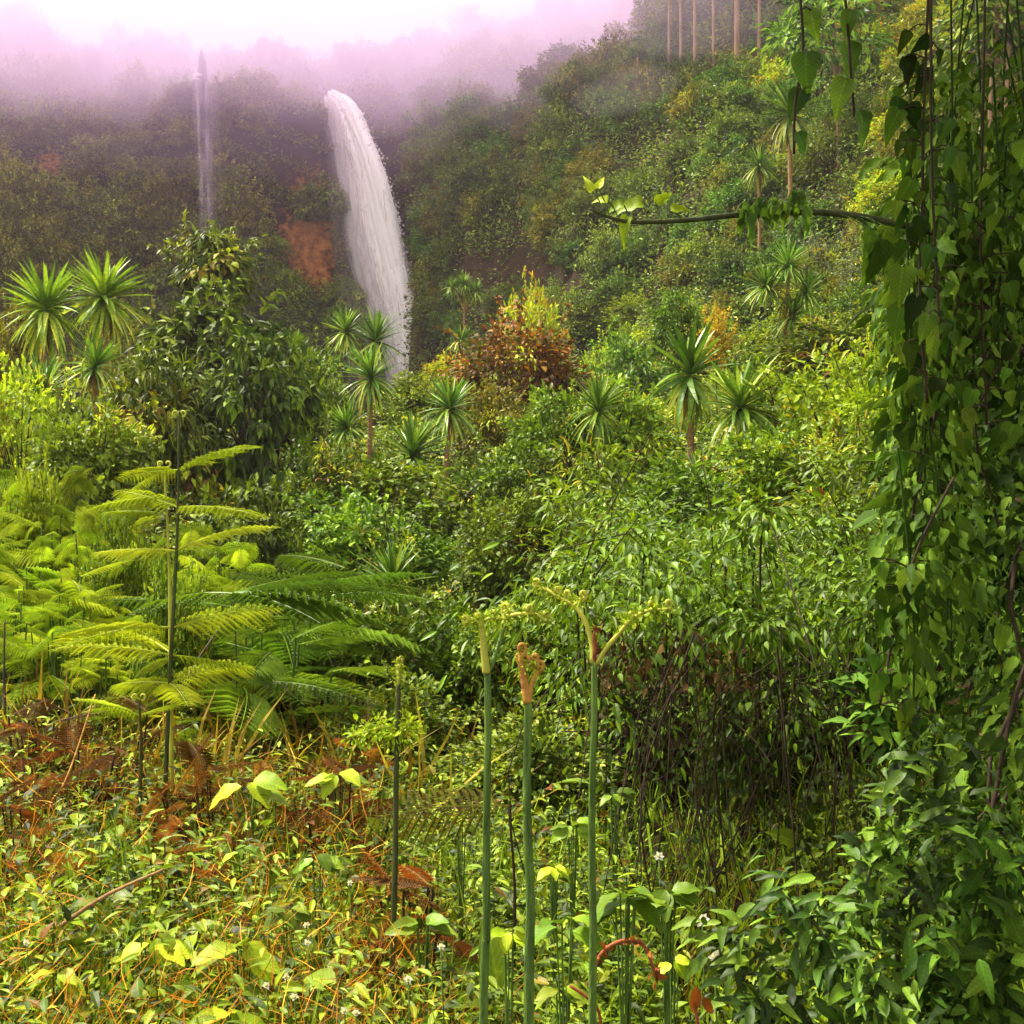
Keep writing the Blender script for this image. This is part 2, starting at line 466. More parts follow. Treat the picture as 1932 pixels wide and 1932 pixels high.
T_DIAM = (np.array([(0, 0, 0), (-.28, .45, .09), (0, 1, -.1), (.28, .45, .09)], float), np.array([(0, 2, 1), (0, 3, 2)]), np.zeros((0, 4), int))
T_OVAL = (np.array([(0, 0, 0), (-.3, .35, .06), (0, .5, 0), (.3, .35, .06), (-.22, .72, .0), (.22, .72, .0), (0, 1, -.14)], float),
          np.array([(0, 2, 1), (0, 3, 2), (4, 2, 6), (2, 5, 6), (1, 2, 4), (2, 3, 5)]), np.zeros((0, 4), int))
T_OVATE = T_strip([0, .15, .35, .6, .82], [.03, .2, .29, .22, .10], .25, .25)
T_LANCE = T_strip([0, .2, .45, .7, .88], [.03, .12, .15, .11, .05], .3, .3)
T_HEART = T_strip([0.0, .12, .3, .52, .74, .9], [.16, .36, .42, .33, .17, .06], .2, .25, ys=[-.12, .02, .27, .5, .74, .9])
def wavy(T, amp=.035, seed=3):
    V = T[0].copy(); r = np.random.default_rng(seed)
    V[:, 2] += np.sin(V[:, 1] * 15 + np.sign(V[:, 0]) * 1.3) * amp * np.minimum(1, np.abs(V[:, 0]) * 5)
    V[:, 0] += .05 * np.sin(V[:, 1] * 4) * V[:, 1]
    return V, T[1], T[2]


_t = np.linspace(0, .95, 10)
T_OVATEN = wavy(T_strip(_t, .30 * np.sin(np.pi * _t ** .78) ** .85 + .012, .3, .35))
T_LANCEN = wavy(T_strip(_t, .17 * np.sin(np.pi * _t ** .75) ** .9 + .01, .35, .45))
_w = np.array([.15, .33, .41, .41, .36, .28, .20, .13, .075, .035])
T_HEARTN = wavy(T_strip([0, .06, .14, .25, .38, .52, .65, .77, .87, .95], _w * .82, .3, .45, ys=[-.05, .01, .1, .23, .37, .52, .65, .77, .87, .95]), .06)
T_BLADE = T_strip([0, .2, .4, .6, .8], [.030, .036, .036, .030, .02], .35, .12)
T_BLADED = T_strip([0, .2, .4, .6, .8], [.030, .038, .038, .030, .02], .35, .55)
T_GRASS = (np.array([(-.012, 0, 0), (.012, 0, 0), (-.011, .4, -.02), (.011, .4, -.02), (-.007, .75, -.14), (.007, .75, -.14), (0, 1, -.32)], float),
           np.array([(4, 5, 6)]), np.array([(0, 1, 3, 2), (2, 3, 5, 4)]))


# ------------------------------------------------------------------ plant kits (meshes used by many objects)
def crown_mesh(name, mat, nclump=40, per=60, leaf=.12, T=T_OVAL, droop=.4, seed=1, hole=.0, cone=0.0, lean=0.0, r0=.45, crad=(.2, .36), twigs=True):
    """crown of unit radius round the origin, made of leaf clumps on twigs"""
    global rng
    keep, rng = rng, np.random.default_rng(seed)
    mb = MB()
    C = rdirs(nclump, -.75) * rng.uniform(r0, .95, nclump)[:, None]
    if cone:
        C[:, :2] *= np.clip(1 - cone * (C[:, 2:3] + 1) / 2, .08, 1)
    cr = rng.uniform(*crad, nclump)
    idx = np.repeat(np.arange(nclump), (per * (cr / np.mean(crad)) ** 1.6).astype(int) + 4)
    n = len(idx)
    D = rdirs(n, -.55)
    pos = C[idx] + D * (cr[idx] * rng.uniform(.45, 1.08, n))[:, None] * np.array((1, 1, .8))
    base = rng.random(nclump)[idx]
    rnd = np.clip(.45 * base + .55 * rng.random(n), 0, 1)
    dirs = unit(D * .8 + rdirs(n) * .7 + unit(C[idx] + 1e-6) * .5 - np.array((0, 0, droop)))
    up = unit(D * .5 + np.array((0, 0, 1.0)) + rdirs(n) * .55)
    sz = leaf * rng.uniform(.55, 1.35, n); wd = rng.uniform(.7, 1.2, n)
    ac = idx < nclump * .13
    mb.leaves(T, pos[~ac], dirs[~ac], up[~ac], sz[~ac], rnd[~ac], wd[~ac])
    mb.leaves(T_LANCE if T is not T_LANCE else T_OVAL, pos[ac], dirs[ac], up[ac], sz[ac] * .9, rnd[ac], wd[ac], 2)
    # shoots standing out of the outline
    for k in range(26):
        a = rdirs(1, -.1)[0]; b0 = a * rng.uniform(.7, .95); tip = unit(a + np.array((0, 0, .5)) + rng.normal(0, .25, 3)) * rng.uniform(.2, .5) + b0
        q = smooth_path([b0, (b0 + tip) / 2 + (0, 0, .04), tip], 8)
        mb.tube(q, np.linspace(.008, .003, 8), 4, .5, 1, cap=False)
        if k % 4 == 3:
            continue                                     # a bare twig
        m_ = int(1.6 / leaf) + 6
        i_ = rng.integers(1, 8, m_)
        mb.leaves(T, q[i_] + rdirs(m_) * .02, unit(unit(tip - b0) * .5 + rdirs(m_) * .8 - (0, 0, droop * .4)), rdirs(m_) * .6 + (0, 0, 1), leaf * rng.uniform(.5, 1.05, m_), .3 + .7 * rng.random(m_))
    if twigs:
        for c in C:
            p = smooth_path([(0, 0, -.75), c * .45 + (0, 0, -.12), c], 5)
            mb.tube(p, np.linspace(.016, .004, 5), 4, .5, 1, cap=False)
    me = mb.mesh(name, [mat, M['bark'], M['accent'] if mat not in (M['hill'], M['cliff'], M['dark']) else mat])
    rng = keep
    return me


def stem_mesh(name, mat, limbs=5, seed=1):
    """trunk of unit height (z) splitting into limbs"""
    r = np.random.default_rng(seed)
    mb = MB()
    p = smooth_path([(0, 0, -.05), (.03, .02, .35), (-.03, 0, .7), (0, 0, .92)], 9)
    mb.tube(p, np.linspace(.07, .035, 9), 7)
    for k in range(limbs):
        a = k * 2 * math.pi / limbs + r.uniform(-.5, .5)
        e = np.array((math.cos(a) * .5, math.sin(a) * .5, r.uniform(.95, 1.15)))
        mb.tube(smooth_path([p[4 + k % 4], (p[6] + e) / 2 + (0, 0, .02), e], 6), np.linspace(.03, .008, 6), 5)
    return mb.mesh(name, mat)


KIT = {}
STEMS = [stem_mesh('stem', M['bark'], 5, s) for s in (1, 2, 3)]


def kit(kind):
    """crowns by kind, three variants each, built when first asked for"""
    spec = {
        'fine_green': dict(mat='green', nclump=70, per=95, leaf=.10, T=T_OVAL, droop=.35),
        'fine_mid': dict(mat='mid', nclump=70, per=95, leaf=.10, T=T_OVAL, droop=.35),
        'fine_mixed': dict(mat='mixed', nclump=70, per=95, leaf=.105, T=T_OVAL, droop=.4),
        'fine_lime': dict(mat='lime', nclump=60, per=90, leaf=.105, T=T_OVAL, droop=.35),
        'fine_gold': dict(mat='mixgold', nclump=60, per=85, leaf=.10, T=T_OVAL, droop=.4),
        'fine_rust': dict(mat='mixrust', nclump=60, per=90, leaf=.10, T=T_OVAL, droop=.4),
        'fine_olive': dict(mat='olive', nclump=60, per=90, leaf=.10, T=T_OVAL, droop=.4),
        'gold_cone': dict(mat='gold', nclump=40, per=60, leaf=.11, T=T_OVAL, droop=.3, cone=.9),
        'lance_mid': dict(mat='mid', nclump=60, per=50, leaf=.17, T=T_LANCE, droop=.7),
        'lance_mixed': dict(mat='mixed', nclump=60, per=50, leaf=.16, T=T_LANCE, droop=.6),
        'big_dark': dict(mat='dark', nclump=64, per=34, leaf=.16, r0=.55, crad=(.12, .24), T=T_OVATE, droop=.95),
        'big_mid': dict(mat='mid', nclump=60, per=42, leaf=.16, T=T_OVATE, droop=.8),
        'big_cone': dict(mat='mid', nclump=50, per=46, leaf=.2, T=T_LANCE, droop=1.0, cone=.55),
        'hill': dict(mat='hill', nclump=34, per=60, leaf=.13, T=T_DIAM, droop=.4),
        'hill_gold': dict(mat='olive', nclump=34, per=60, leaf=.13, T=T_DIAM, droop=.4),
        'hill_grey': dict(mat='grey', nclump=34, per=50, leaf=.14, T=T_DIAM, droop=.4),
        'cliff': dict(mat='cliff', nclump=34, per=60, leaf=.13, T=T_DIAM, droop=.6),
    }[kind]
    if kind not in KIT:
        sp = dict(spec); mt = M[sp.pop('mat')]
        KIT[kind] = [crown_mesh('foliage', mt, seed=sum(map(ord, kind)) + 17 * k, **sp) for k in range(3)]
    return KIT[kind]


def shrub(u, v, d, ru, rv, kind, label, name='shrub', cat='shrub', group=None, rot=None, depth=None):
    """crown centred in direction u, v at d metres; half-sizes ru, rv in frame units; stands on its own stem"""
    c = px(u, v, d)
    rx, rz = ru * 1.15 * mpp(d), rv * 1.15 * mpp(d)
    g = gh(c[0], c[1])
    base = g if g < c[2] - rz * .3 else c[2] - rz * .8
    if cat != 'tree' and c[2] - rz > g:                      # bushes are leafy down to the ground
        top = c[2] + rz; rz = (top - g) * .52; c[2] = top - rz
    t = thing(name, label, cat, (c[0], c[1], base), group)
    k = int(rng.integers(3))
    link('foliage', kit(kind)[k], t, (0, 0, c[2] - base), (rx, depth or rx, rz), (0, 0, rot if rot is not None else rng.uniform(0, 6.28)))
    link('stem', STEMS[k], t, (0, 0, 0), (rx * .8, rx * .8, c[2] - base))
    return t


def rosette_mesh(name, n=95, seed=1, low=-.55, mat=None, width=1.0):
    r = np.random.default_rng(seed)
    mb = MB()
    el = np.sort(r.uniform(low, 1.25, n))
    az = np.arange(n) * 2.39996 + r.uniform(-.25, .25, n)
    D = np.stack([np.cos(az) * np.cos(el), np.sin(az) * np.cos(el), np.sin(el)], 1)
    side = np.cross(D, (0, 0, 1)); side = unit(side)
    up = unit(np.cross(side, D) + r.normal(0, .25, (n, 3)))
    size = r.uniform(.8, 1.08, n)
    z0 = np.interp(el, [low, 1.25], [-.16, .06])
    pos = np.stack([D[:, 0] * .02, D[:, 1] * .02, z0], 1)
    hi = el > .25
    rn = np.clip(r.random(n) * .75 + (el < .1) * .25, 0, 1)
    mb.leaves(T_BLADE, pos[hi], D[hi], up[hi], size[hi], rn[hi], width)
    mb.leaves(T_BLADED, pos[~hi], D[~hi], up[~hi], size[~hi] * .95, rn[~hi], width)
    mb.tube([(0, 0, -.3), (0, 0, 0), (0, 0, .1)], [.035, .03, .01], 6, .3)
    return mb.mesh(name, mat or M['drac'])


ROS = [rosette_mesh('rosette', 100, s, -.75 + .15 * s, width=1.1) for s in range(3)]
ROSW = [rosette_mesh('rosette', 64, 9, -.95, width=1.7), rosette_mesh('rosette', 84, 10, -.8, width=1.35)]


ROSL = [rosette_mesh('rosette', 120, 21, -.8, M['drac_lime'], 1.3), rosette_mesh('rosette', 110, 22, -.7, M['drac_lime'], 1.4)]


def dragon_tree(u, v, d, r, label, vbase=None, lean=0, wide=None, bright=False, name='dragon_tree', cat='dragon tree', group='dragon trees with leaf rosettes', mat='tan_bark', tilt=(0, 0), heads=None):
    c = px(u, v, d)
    rr = r * 1.18 * mpp(d)
    bx = c[0] + lean * mpp(d)
    g = gh(bx, c[1])
    if g > c[2] - rr * .5:
        g = c[2] - rr * .8
    t = thing(name, label, cat, (bx, c[1], g), group)
    H = c[2] - g
    mb = MB()
    p = smooth_path([(0, 0, -.05), ((c[0] - bx) * .35 + .02 * rr, 0, H * .4), ((c[0] - bx) * .8, 0, H * .8), (c[0] - bx, 0, H - rr * .1)], 12)
    mb.tube(p, np.linspace(.055 * rr + .02, .035 * rr + .01, 12), 8)
    mb.build('trunk', M[mat], t)
    nk = int(rng.integers(8, 20)); ak = rng.uniform(0, 6.28, nk)
    msk = MB(); msk.leaves(T_BLADED, np.stack([np.full(nk, c[0] - bx), np.zeros(nk), H - rr * rng.uniform(.1, .28, nk)], 1), np.stack([np.cos(ak) * .5, np.sin(ak) * .5, -rng.uniform(.4, 1.2, nk)], 1), rdirs(nk) * .4 + np.stack([np.cos(ak), np.sin(ak), np.full(nk, .4)], 1), rr * rng.uniform(.45, .8, nk), rng.random(nk), 1.1)
    msk.build('dead_leaves', M['straw'], t)
    k = int(rng.integers(3))
    for (du, dv, sc) in (heads or [(0, 0, 1)]):
        o = link('crown', (ROSL[wide % 2] if bright else ROSW[wide] if wide is not None else ROS[k]), t, (c[0] - bx + du * mpp(d), rng.uniform(-.1, .1) * rr, H - dv * mpp(d)), rr * sc * rng.uniform(.92, 1.08), (R(rng.uniform(-14, 14)), R(rng.uniform(-14, 14)), rng.uniform(0, 6.28)))
        if du or dv:
            m2 = MB(); m2.tube(smooth_path([p[-3], (p[-2] + np.array(o.location)) / 2 + (0, 0, -.05 * rr), o.location], 7), np.linspace(.03 * rr, .02 * rr, 7), 6)
            m2.build('limb', M[mat], t)
    return t


def frond_geo(length=1.0, pairs=26, pinna=.34, pn=11, arch=.35, seed=1, curl=.0, droop=.25):
    """bracken frond along +Y: stalk free for the first part, pinnae in pairs, each feathered with small lobes"""
    r = np.random.default_rng(seed)
    mb = MB()
    def P(t):
        return np.array((0, t, -arch * t * t)) * length
    pts = np.array([P(t) for t in np.linspace(0, 1, 12)])
    mb.tube(pts, np.linspace(.010, .002, 12) * length, 4, .75, 0, cap=False)
    pos, dirs, ups, sz = [], [], [], []
    for k in range(pairs):
        t = .06 + .93 * (k + .5) / pairs
        b = P(t)
        ln = pinna * length * (math.sin(math.pi * min(1, .18 + t * .82)) ** .75 + .04) * r.uniform(.88, 1.08)
        for s in (-1, 1):
            d0 = np.array((s * .93, .36, -.05 + r.normal(0, .05))); d0 /= np.linalg.norm(d0)
            m = max(3, int(pn * ln / (pinna * length)) + 2)
            for j in range(m):
                q = (j + .5) / m
                c = b + d0 * ln * q + np.array((0, 0, -droop * ln * q * q))
                l2 = .22 * ln * (1 - q * .85) * .55 + .010 * length
                for s2 in (-1, 1):
                    pos.append(c); ups.append((r.normal(0, .15), r.normal(0, .15), 1))
                    dirs.append(np.array((0, 1, 0)) * s2 + d0 * .55 + (0, 0, -.15)); sz.append(l2)
            # midrib of the pinna
            mb.leaves(T_DIAM, [b], [d0 - (0, 0, droop * .6)], [(0, 0, 1)], ln, .8, .05)
    n = len(pos)
    mb.leaves(T_DIAM, pos, np.array(dirs), np.array(ups), np.array(sz), r.random(n) * .85, .62)
    return np.concatenate(mb.V), (np.concatenate(mb.F3), np.concatenate(mb.F4)), np.concatenate(mb.r)


FRONDS = [frond_geo(1, 17, .34, 9, .18, 1), frond_geo(1, 16, .40, 10, .30, 2), frond_geo(1, 19, .28, 8, .12, 3, droop=.3)]


def put_frond(mb, k, base, az, el, length, roll=0.0, rv=0.0, mi=0):
    V, (F3, F4), rr = FRONDS[k]
    y = np.array((math.cos(az) * math.cos(el), math.sin(az) * math.cos(el), math.sin(el)))
    x = unit(np.cross(y, (0, 0, 1.0))); z = np.cross(x, y)
    x, z = x * math.cos(roll) + z * math.sin(roll), z * math.cos(roll) - x * math.sin(roll)
    mb.add(np.asarray(base) + (V[:, :1] * x + V[:, 1:2] * y + V[:, 2:3] * z) * length, F3, F4, np.clip(rr + rv, 0, 1), False, mi)


def bracken_mesh(name, mat, n=14, seed=1, fl=(.3, .52), el=(-.02, .28), sm='stem'):
    """bracken plant, unit height about 1: fronds leaving several stalks in near level tiers"""
    r = np.random.default_rng(seed)
    mb = MB()
    for k in range(n):
        a = k * 2.39996 + r.uniform(-.3, .3)
        h = r.uniform(.25, 1.0)
        x, y = r.normal(0, .12, 2)
        st = smooth_path([(x * .4, y * .4, 0), (x * .8, y * .8, h * .6), (x, y, h)], 6)
        mb.tube(st, np.linspace(.012, .006, 6), 4, .6, 1, cap=False)
        put_frond(mb, k % 3, st[-1], a, r.uniform(*el), r.uniform(*fl), r.uniform(-.55, .55), r.uniform(-.2, .25))
    return mb.mesh(name, [mat, M[sm]])


# ------------------------------------------------------------------ SETTING: ground sheet
def build_ground():
    s = np.linspace(-2.0, 2.0, 300)
    d = np.concatenate([np.linspace(-16, 0, 14)[:-1], np.linspace(0, 14, 60)[:-1], np.linspace(14, 40, 60)[:-1], np.linspace(40, 118, 190)[:-1], np.linspace(118, 700, 24)])
    S, D = np.meshgrid(s, d)
    X = S * (np.maximum(D, 0) + 8); Y = D
    Z = ground_h(X.ravel(), Y.ravel()).reshape(X.shape)
    V = np.stack([X, Y, Z], -1).reshape(-1, 3)
    nx = len(s)
    i = np.arange(len(d) - 1)[:, None] * nx + np.arange(nx - 1)[None]
    q = np.stack([i, i + 1, i + nx + 1, i + nx], -1).reshape(-1, 4)
    soil = np.zeros(len(V), np.float32)
    for (u_, v_, d_, ru_, rv_) in ((588, 450, 85, 80, 190), (560, 590, 84, 100, 90), (92, 312, 78, 34, 46), (620, 330, 85.6, 20, 60)):
        uu = 966 + V[:, 0] / np.maximum(V[:, 1], 1) / HALF * 966; vv = 966 - (V[:, 2] - EYE) / np.maximum(V[:, 1], 1) / HALF * 966
        soil = np.maximum(soil, np.clip(1.5 - 1.5 * np.sqrt(((uu - u_) / ru_) ** 2 + ((vv - v_) / rv_) ** 2), 0, 1) * (np.abs(V[:, 1] - d_) < 14))
    mb = MB(); mb.add(V, None, q, soil, True)
    m, n, o = new_mat('earth_and_rock')
    L = n.links.new
    tc = n.nodes.new('ShaderNodeTexCoord')
    n1 = n.nodes.new('ShaderNodeTexNoise'); n1.inputs['Scale'].default_value = 2.1; n1.inputs['Detail'].default_value = 12; n1.inputs['Roughness'].default_value = .68
    n2 = n.nodes.new('ShaderNodeTexNoise'); n2.inputs['Scale'].default_value = .11; n2.inputs['Detail'].default_value = 3
    L(tc.outputs['Object'], n1.inputs['Vector']); L(tc.outputs['Object'], n2.inputs['Vector'])
    r1 = ramp(n, [(.3, (.012, .008, .004)), (.5, (.028, .018, .008)), (.7, (.06, .036, .014))])
    L(n1.outputs['Fac'], r1.inputs[0])
    r2 = ramp(n, [(.35, (.07, .028, .012)), (.48, (.24, .09, .026)), (.68, (.46, .20, .06))])
    L(n1.outputs['Fac'], r2.inputs[0])
    f = ramp(n, [(.35, (0, 0, 0)), (.6, (1, 1, 1))])
    at = n.nodes.new('ShaderNodeAttribute'); at.attribute_name = 'rnd'
    ad = n.nodes.new('ShaderNodeMath'); ad.operation = 'MULTIPLY_ADD'; ad.inputs[1].default_value = .7
    sb = n.nodes.new('ShaderNodeMath'); sb.operation = 'SUBTRACT'; sb.inputs[1].default_value = .4
    L(n1.outputs['Fac'], sb.inputs[0]); L(at.outputs['Fac'], ad.inputs[0]); L(sb.outputs[0], ad.inputs[2]); L(ad.outputs[0], f.inputs[0])
    mx = n.nodes.new('ShaderNodeMix'); mx.data_type = 'RGBA'
    L(f.outputs[0], mx.inputs['Factor']); L(r1.outputs[0], mx.inputs['A']); L(r2.outputs[0], mx.inputs['B'])
    p = n.nodes.new('ShaderNodeBsdfPrincipled'); p.inputs['Roughness'].default_value = .95; p.inputs['Specular IOR Level'].default_value = .08
    bp = n.nodes.new('ShaderNodeBump'); bp.inputs['Strength'].default_value = .8; bp.inputs['Distance'].default_value = .4
    L(n1.outputs['Fac'], bp.inputs['Height']); L(bp.outputs[0], p.inputs['Normal'])
    L(mx.outputs['Result'], p.inputs['Base Color']); L(p.outputs[0], o.inputs[0])
    tag(mb.build('ground', m), kind='structure')


build_ground()


def volume_mat(name, density, color, aniso=.2):
    m, n, o = new_mat(name)
    v = n.nodes.new('ShaderNodeVolumePrincipled')
    v.inputs['Color'].default_value = (*color, 1)
    v.inputs['Density'].default_value = density
    v.inputs['Anisotropy'].default_value = aniso
    n.links.new(v.outputs[0], o.inputs['Volume'])
    return m


def hexa(name, lo, hi, mat, zlo_near=None):
    (x0, y0, z0), (x1, y1, z1) = lo, hi
    zn = z0 if zlo_near is None else zlo_near
    mb = MB()
    mb.add([(x0, y0, zn), (x1, y0, zn), (x1, y1, z0), (x0, y1, z0), (x0, y0, z1), (x1, y0, z1), (x1, y1, z1), (x0, y1, z1)], None,
           [(0, 3, 2, 1), (4, 5, 6, 7), (0, 1, 5, 4), (1, 2, 6, 5), (2, 3, 7, 6), (3, 0, 4, 7)])
    return mb.build(name, mat)


tag(hexa('haze', (-1700, -40, -25), (1700, 720, 92), volume_mat('haze_air', .00035, (.93, .80, .97))), kind='stuff')  # lilac of the lens flare is put into the air's colour
for lo, hi, den, colr in (((-160, 57, 19), (150, 150, 61), .0012, (.90, .66, .99)),
                          ((-158, 60, 25.5), (146, 149, 60.5), .008, (.88, .68, 1.0)),
                          ((-155, 66, 30.5), (140, 148, 60), .034, (.92, .77, 1.0))):
    tag(hexa('low_cloud', lo, hi, volume_mat('flare_and_cloud_vapour', den, colr, .1)), kind='stuff')  # tinted vapour paints the lens-flare veil as well as the cloud
for (u, v, d, ru, rv, rot) in ((1000, 165, 68, 130, 26, -12), (1130, 120, 72, 150, 28, 6), (880, 130, 76, 150, 34, -6), (1080, 60, 82, 160, 26, 10), (700, 120, 80, 140, 24, 3), (230, 150, 84, 210, 40, 5), (90, 150, 78, 170, 44, 14), (60, 90, 82, 190, 40, 8), (960, 205, 66, 110, 30, -22), (1180, 175, 58, 110, 22, 10), (1330, 40, 60, 170, 50, 4), (430, 95, 79, 190, 42, 2), (560, 140, 80, 120, 40, -8), (300, 130, 78, 130, 36, 5)):
    mb = MB(); mb.ball((0, 0, 0), (ru * mpp(d), 3.2, rv * mpp(d)), seg=20)
    o = mb.build('mist_wisp', volume_mat('wisp_vapour', .017, (.90, .76, 1.0), .1))
    o.location = px(u, v, d); o.rotation_euler = (0, R(-rot), R(rng.uniform(-15, 15)))
    tag(o, kind='stuff')


# ------------------------------------------------------------------ hillside growth
def hill_cover():
    """ground cover too fine to count, all over the far slopes"""
    for nm, mat, box, n, sz in (
            ('hillside_undergrowth', 'hill', (790, 1932, 0, 1000), 60000, 3.3),
            ('cliff_undergrowth', 'cliff', (-40, 800, 20, 760), 42000, 3.0),
    ):
        u = rng.uniform(box[0] - 150 * (box[0] < 0), box[1] + 150 * (box[1] > 1900), n); v = rng.uniform(box[2] - 60, box[3], n)
        d = ray_hits(u, v, 14)
        ok = ~np.isnan(d); u, v, d = u[ok], v[ok], d[ok]
        # bare rock behind the water, bare dark earth as the recess's shade right of it, bare soil streak
        bare = ((np.abs(u - 578) < 66) & (v > 300) & (v < 640) & (rng.random(len(u)) < .72)) | \
               ((((u - 985) / 140) ** 2 + ((v - 545) / 60) ** 2 < 1) & (rng.random(len(u)) < .9)) | \
               ((((u - 92) / 30) ** 2 + ((v - 315) / 42) ** 2 < 1) & (rng.random(len(u)) < .85)) | ((u > 625) & (u < 770) & (v > 200) & (v < 660) & (rng.random(len(u)) < .6))
        u, v, d = u[~bare], v[~bare], d[~bare]
        x = (u - 966) / 966 * HALF * d
        g = ground_h(x, d)
        P = np.stack([x, d, g], 1) + rng.normal(0, 1, (len(d), 3)) * np.array((.25, .25, .2)) + np.array((0, -.35, .25))
        mb = MB()
        for rep in range(3):
            D = unit(rdirs(len(P), -.4) + np.array((0, -.5, -.1)))
            mb.leaves(T_DIAM, P + rdirs(len(P)) * .35, D, unit(rdirs(len(P)) * .6 + np.array((0, -.35, 1))), rng.uniform(.6, 1.4, len(P)) * sz * mpp(d) * 2.3, rng.random(len(P)))
        tag(mb.build(nm, M[mat]), kind='stuff')


hill_cover()


def hill_bushes(n, box, kinds, label, group, name, cat, size, avoid=None, dmin=16):
    u = rng.uniform(box[0], box[1], n * 2); v = rng.uniform(box[2], box[3], n * 2)
    d = ray_hits(u, v, dmin)
    ok = ~np.isnan(d)
    if avoid is not None:
        ok &= ~avoid(u, v)
    u, v, d = u[ok][:n], v[ok][:n], d[ok][:n]
    first = {}
    for k in range(len(u)):
        kd = kinds[int(rng.integers(len(kinds)))]
        c = px(u[k], v[k], d[k])
        r = rng.uniform(*size) * mpp(d[k])
        key = (kd, int(rng.integers(3)))
        if key not in first:
            o = link(name, kit(kd)[key[1]]); first[key] = o
        else:
            o = first[key].copy(); COL.objects.link(o)
        o.location = (c[0], c[1] - .15 * r, gh(c[0], c[1]) + .42 * r)
        o.scale = (r * rng.uniform(.8, 1.25), r, r * rng.uniform(.75, 1.3))
        o.rotation_euler = (0, 0, rng.uniform(0, 6.28))
        tag(o, label, cat, group)


_avoid_fall = lambda u, v: ((u > 590) & (u < 790) & (v > 170)) | (np.abs(u - 388) < 14) | ((((u - 985) / 120) ** 2 + ((v - 550) / 50) ** 2) < 1) | ((np.abs(u - 578) < 88) & (v > 300)) | ((np.abs(u - 92) < 26) & (np.abs(v - 315) < 36))
hill_bushes(210, (800, 1480, 130, 660), ['hill', 'hill', 'hill', 'hill_gold'], 'rounded green bush on the hillside to the right of the big waterfall', 'bushes covering the hillside beside the waterfall', 'hillside_bush', 'bush', (26, 52), _avoid_fall)
hill_bushes(150, (1450, 1990, -30, 640), ['hill', 'hill_gold', 'hill_grey', 'hill', 'fine_gold'], 'mixed green bush on the steep slope behind the hanging vines', 'bushes on the slope behind the hanging vines', 'slope_bush', 'bush', (32, 70))
hill_bushes(170, (-40, 780, 190, 640), ['cliff'], 'brownish green bush clinging to the dark cliff around the thin waterfall', 'bushes on the dark cliff', 'cliff_bush', 'bush', (24, 52), _avoid_fall)
hill_bushes(60, (1180, 1560, -40, 125), ['hill', 'cliff', 'hill'], 'misty tree behind the tall pale trunks on the hilltop', 'misty trees behind the hilltop trunks', 'hilltop_tree', 'tree', (36, 60), None, 66)
hill_bushes(110, (-40, 1250, 30, 200), ['hill', 'cliff'], 'misty tree crown along the far ridge under the white sky', 'misty trees along the far ridge', 'ridge_tree', 'tree', (22, 42), _avoid_fall)


_shade_gaps = lambda u, v: (((u - 905) / 75) ** 2 + ((v - 1065) / 65) ** 2 < 1) | (((u - 520) / 60) ** 2 + ((v - 880) / 115) ** 2 < 1) | (((u - 850) / 45) ** 2 + ((v - 940) / 40) ** 2 < 1)  # openings where bare dark soil stands in for black shade


def valley_cover():
    mb = MB()
    n = 52000
    u = rng.uniform(-60, 1800, n); v = rng.uniform(620, 1330, n)
    d = ray_hits(u, v, 7.5, 46); ok = ~np.isnan(d) & ~_shade_gaps(u, v); u, v, d = u[ok], v[ok], d[ok]
    x = (u - 966) / 966 * HALF * d
    P = np.stack([x, d, ground_h(x, d)], 1) + np.array((0, 0, 1)) * (rng.random(len(d))[:, None] ** 1.2) * np.clip(.05 * d, .3, .9)[:, None]
    for rep in range(2):
        mb.leaves(T_OVAL, P + rdirs(len(P)) * .15, unit(rdirs(len(P), -.5) + np.array((0, -.4, 0))), unit(rdirs(len(P)) * .6 + np.array((0, -.3, 1))), rng.uniform(.6, 1.5, len(P)) * 11 * mpp(d), rng.random(len(P)))
    tag(mb.build('valley_undergrowth', M['mixed']), kind='stuff')


valley_cover()
for (n_, box, kinds, label) in (
        (90, (-60, 620, 640, 960), ['fine_mid', 'fine_mixed', 'big_mid', 'fine_olive', 'fine_lime'], 'leafy green bush filling the slope between the left rosettes and the tan trunks'),
        (130, (540, 1180, 770, 1180), ['fine_green', 'fine_mid', 'fine_mixed', 'lance_mixed', 'fine_green', 'lance_mid'], 'leafy green bush filling the slope around the tan trunks and black gap'),
        (150, (1120, 1760, 640, 1150), ['fine_green', 'fine_lime', 'fine_lime', 'lance_mixed', 'fine_mixed', 'fine_mid', 'fine_lime'], 'leafy green bush filling the slope below the dense dark dragon tree')):  # extra lime kinds put the sunlit yellow into the leaf colour
    hill_bushes(n_, box, kinds, label, label.replace('bush filling', 'bushes filling'), 'valley_bush', 'bush', (32, 66), _shade_gaps, 8)

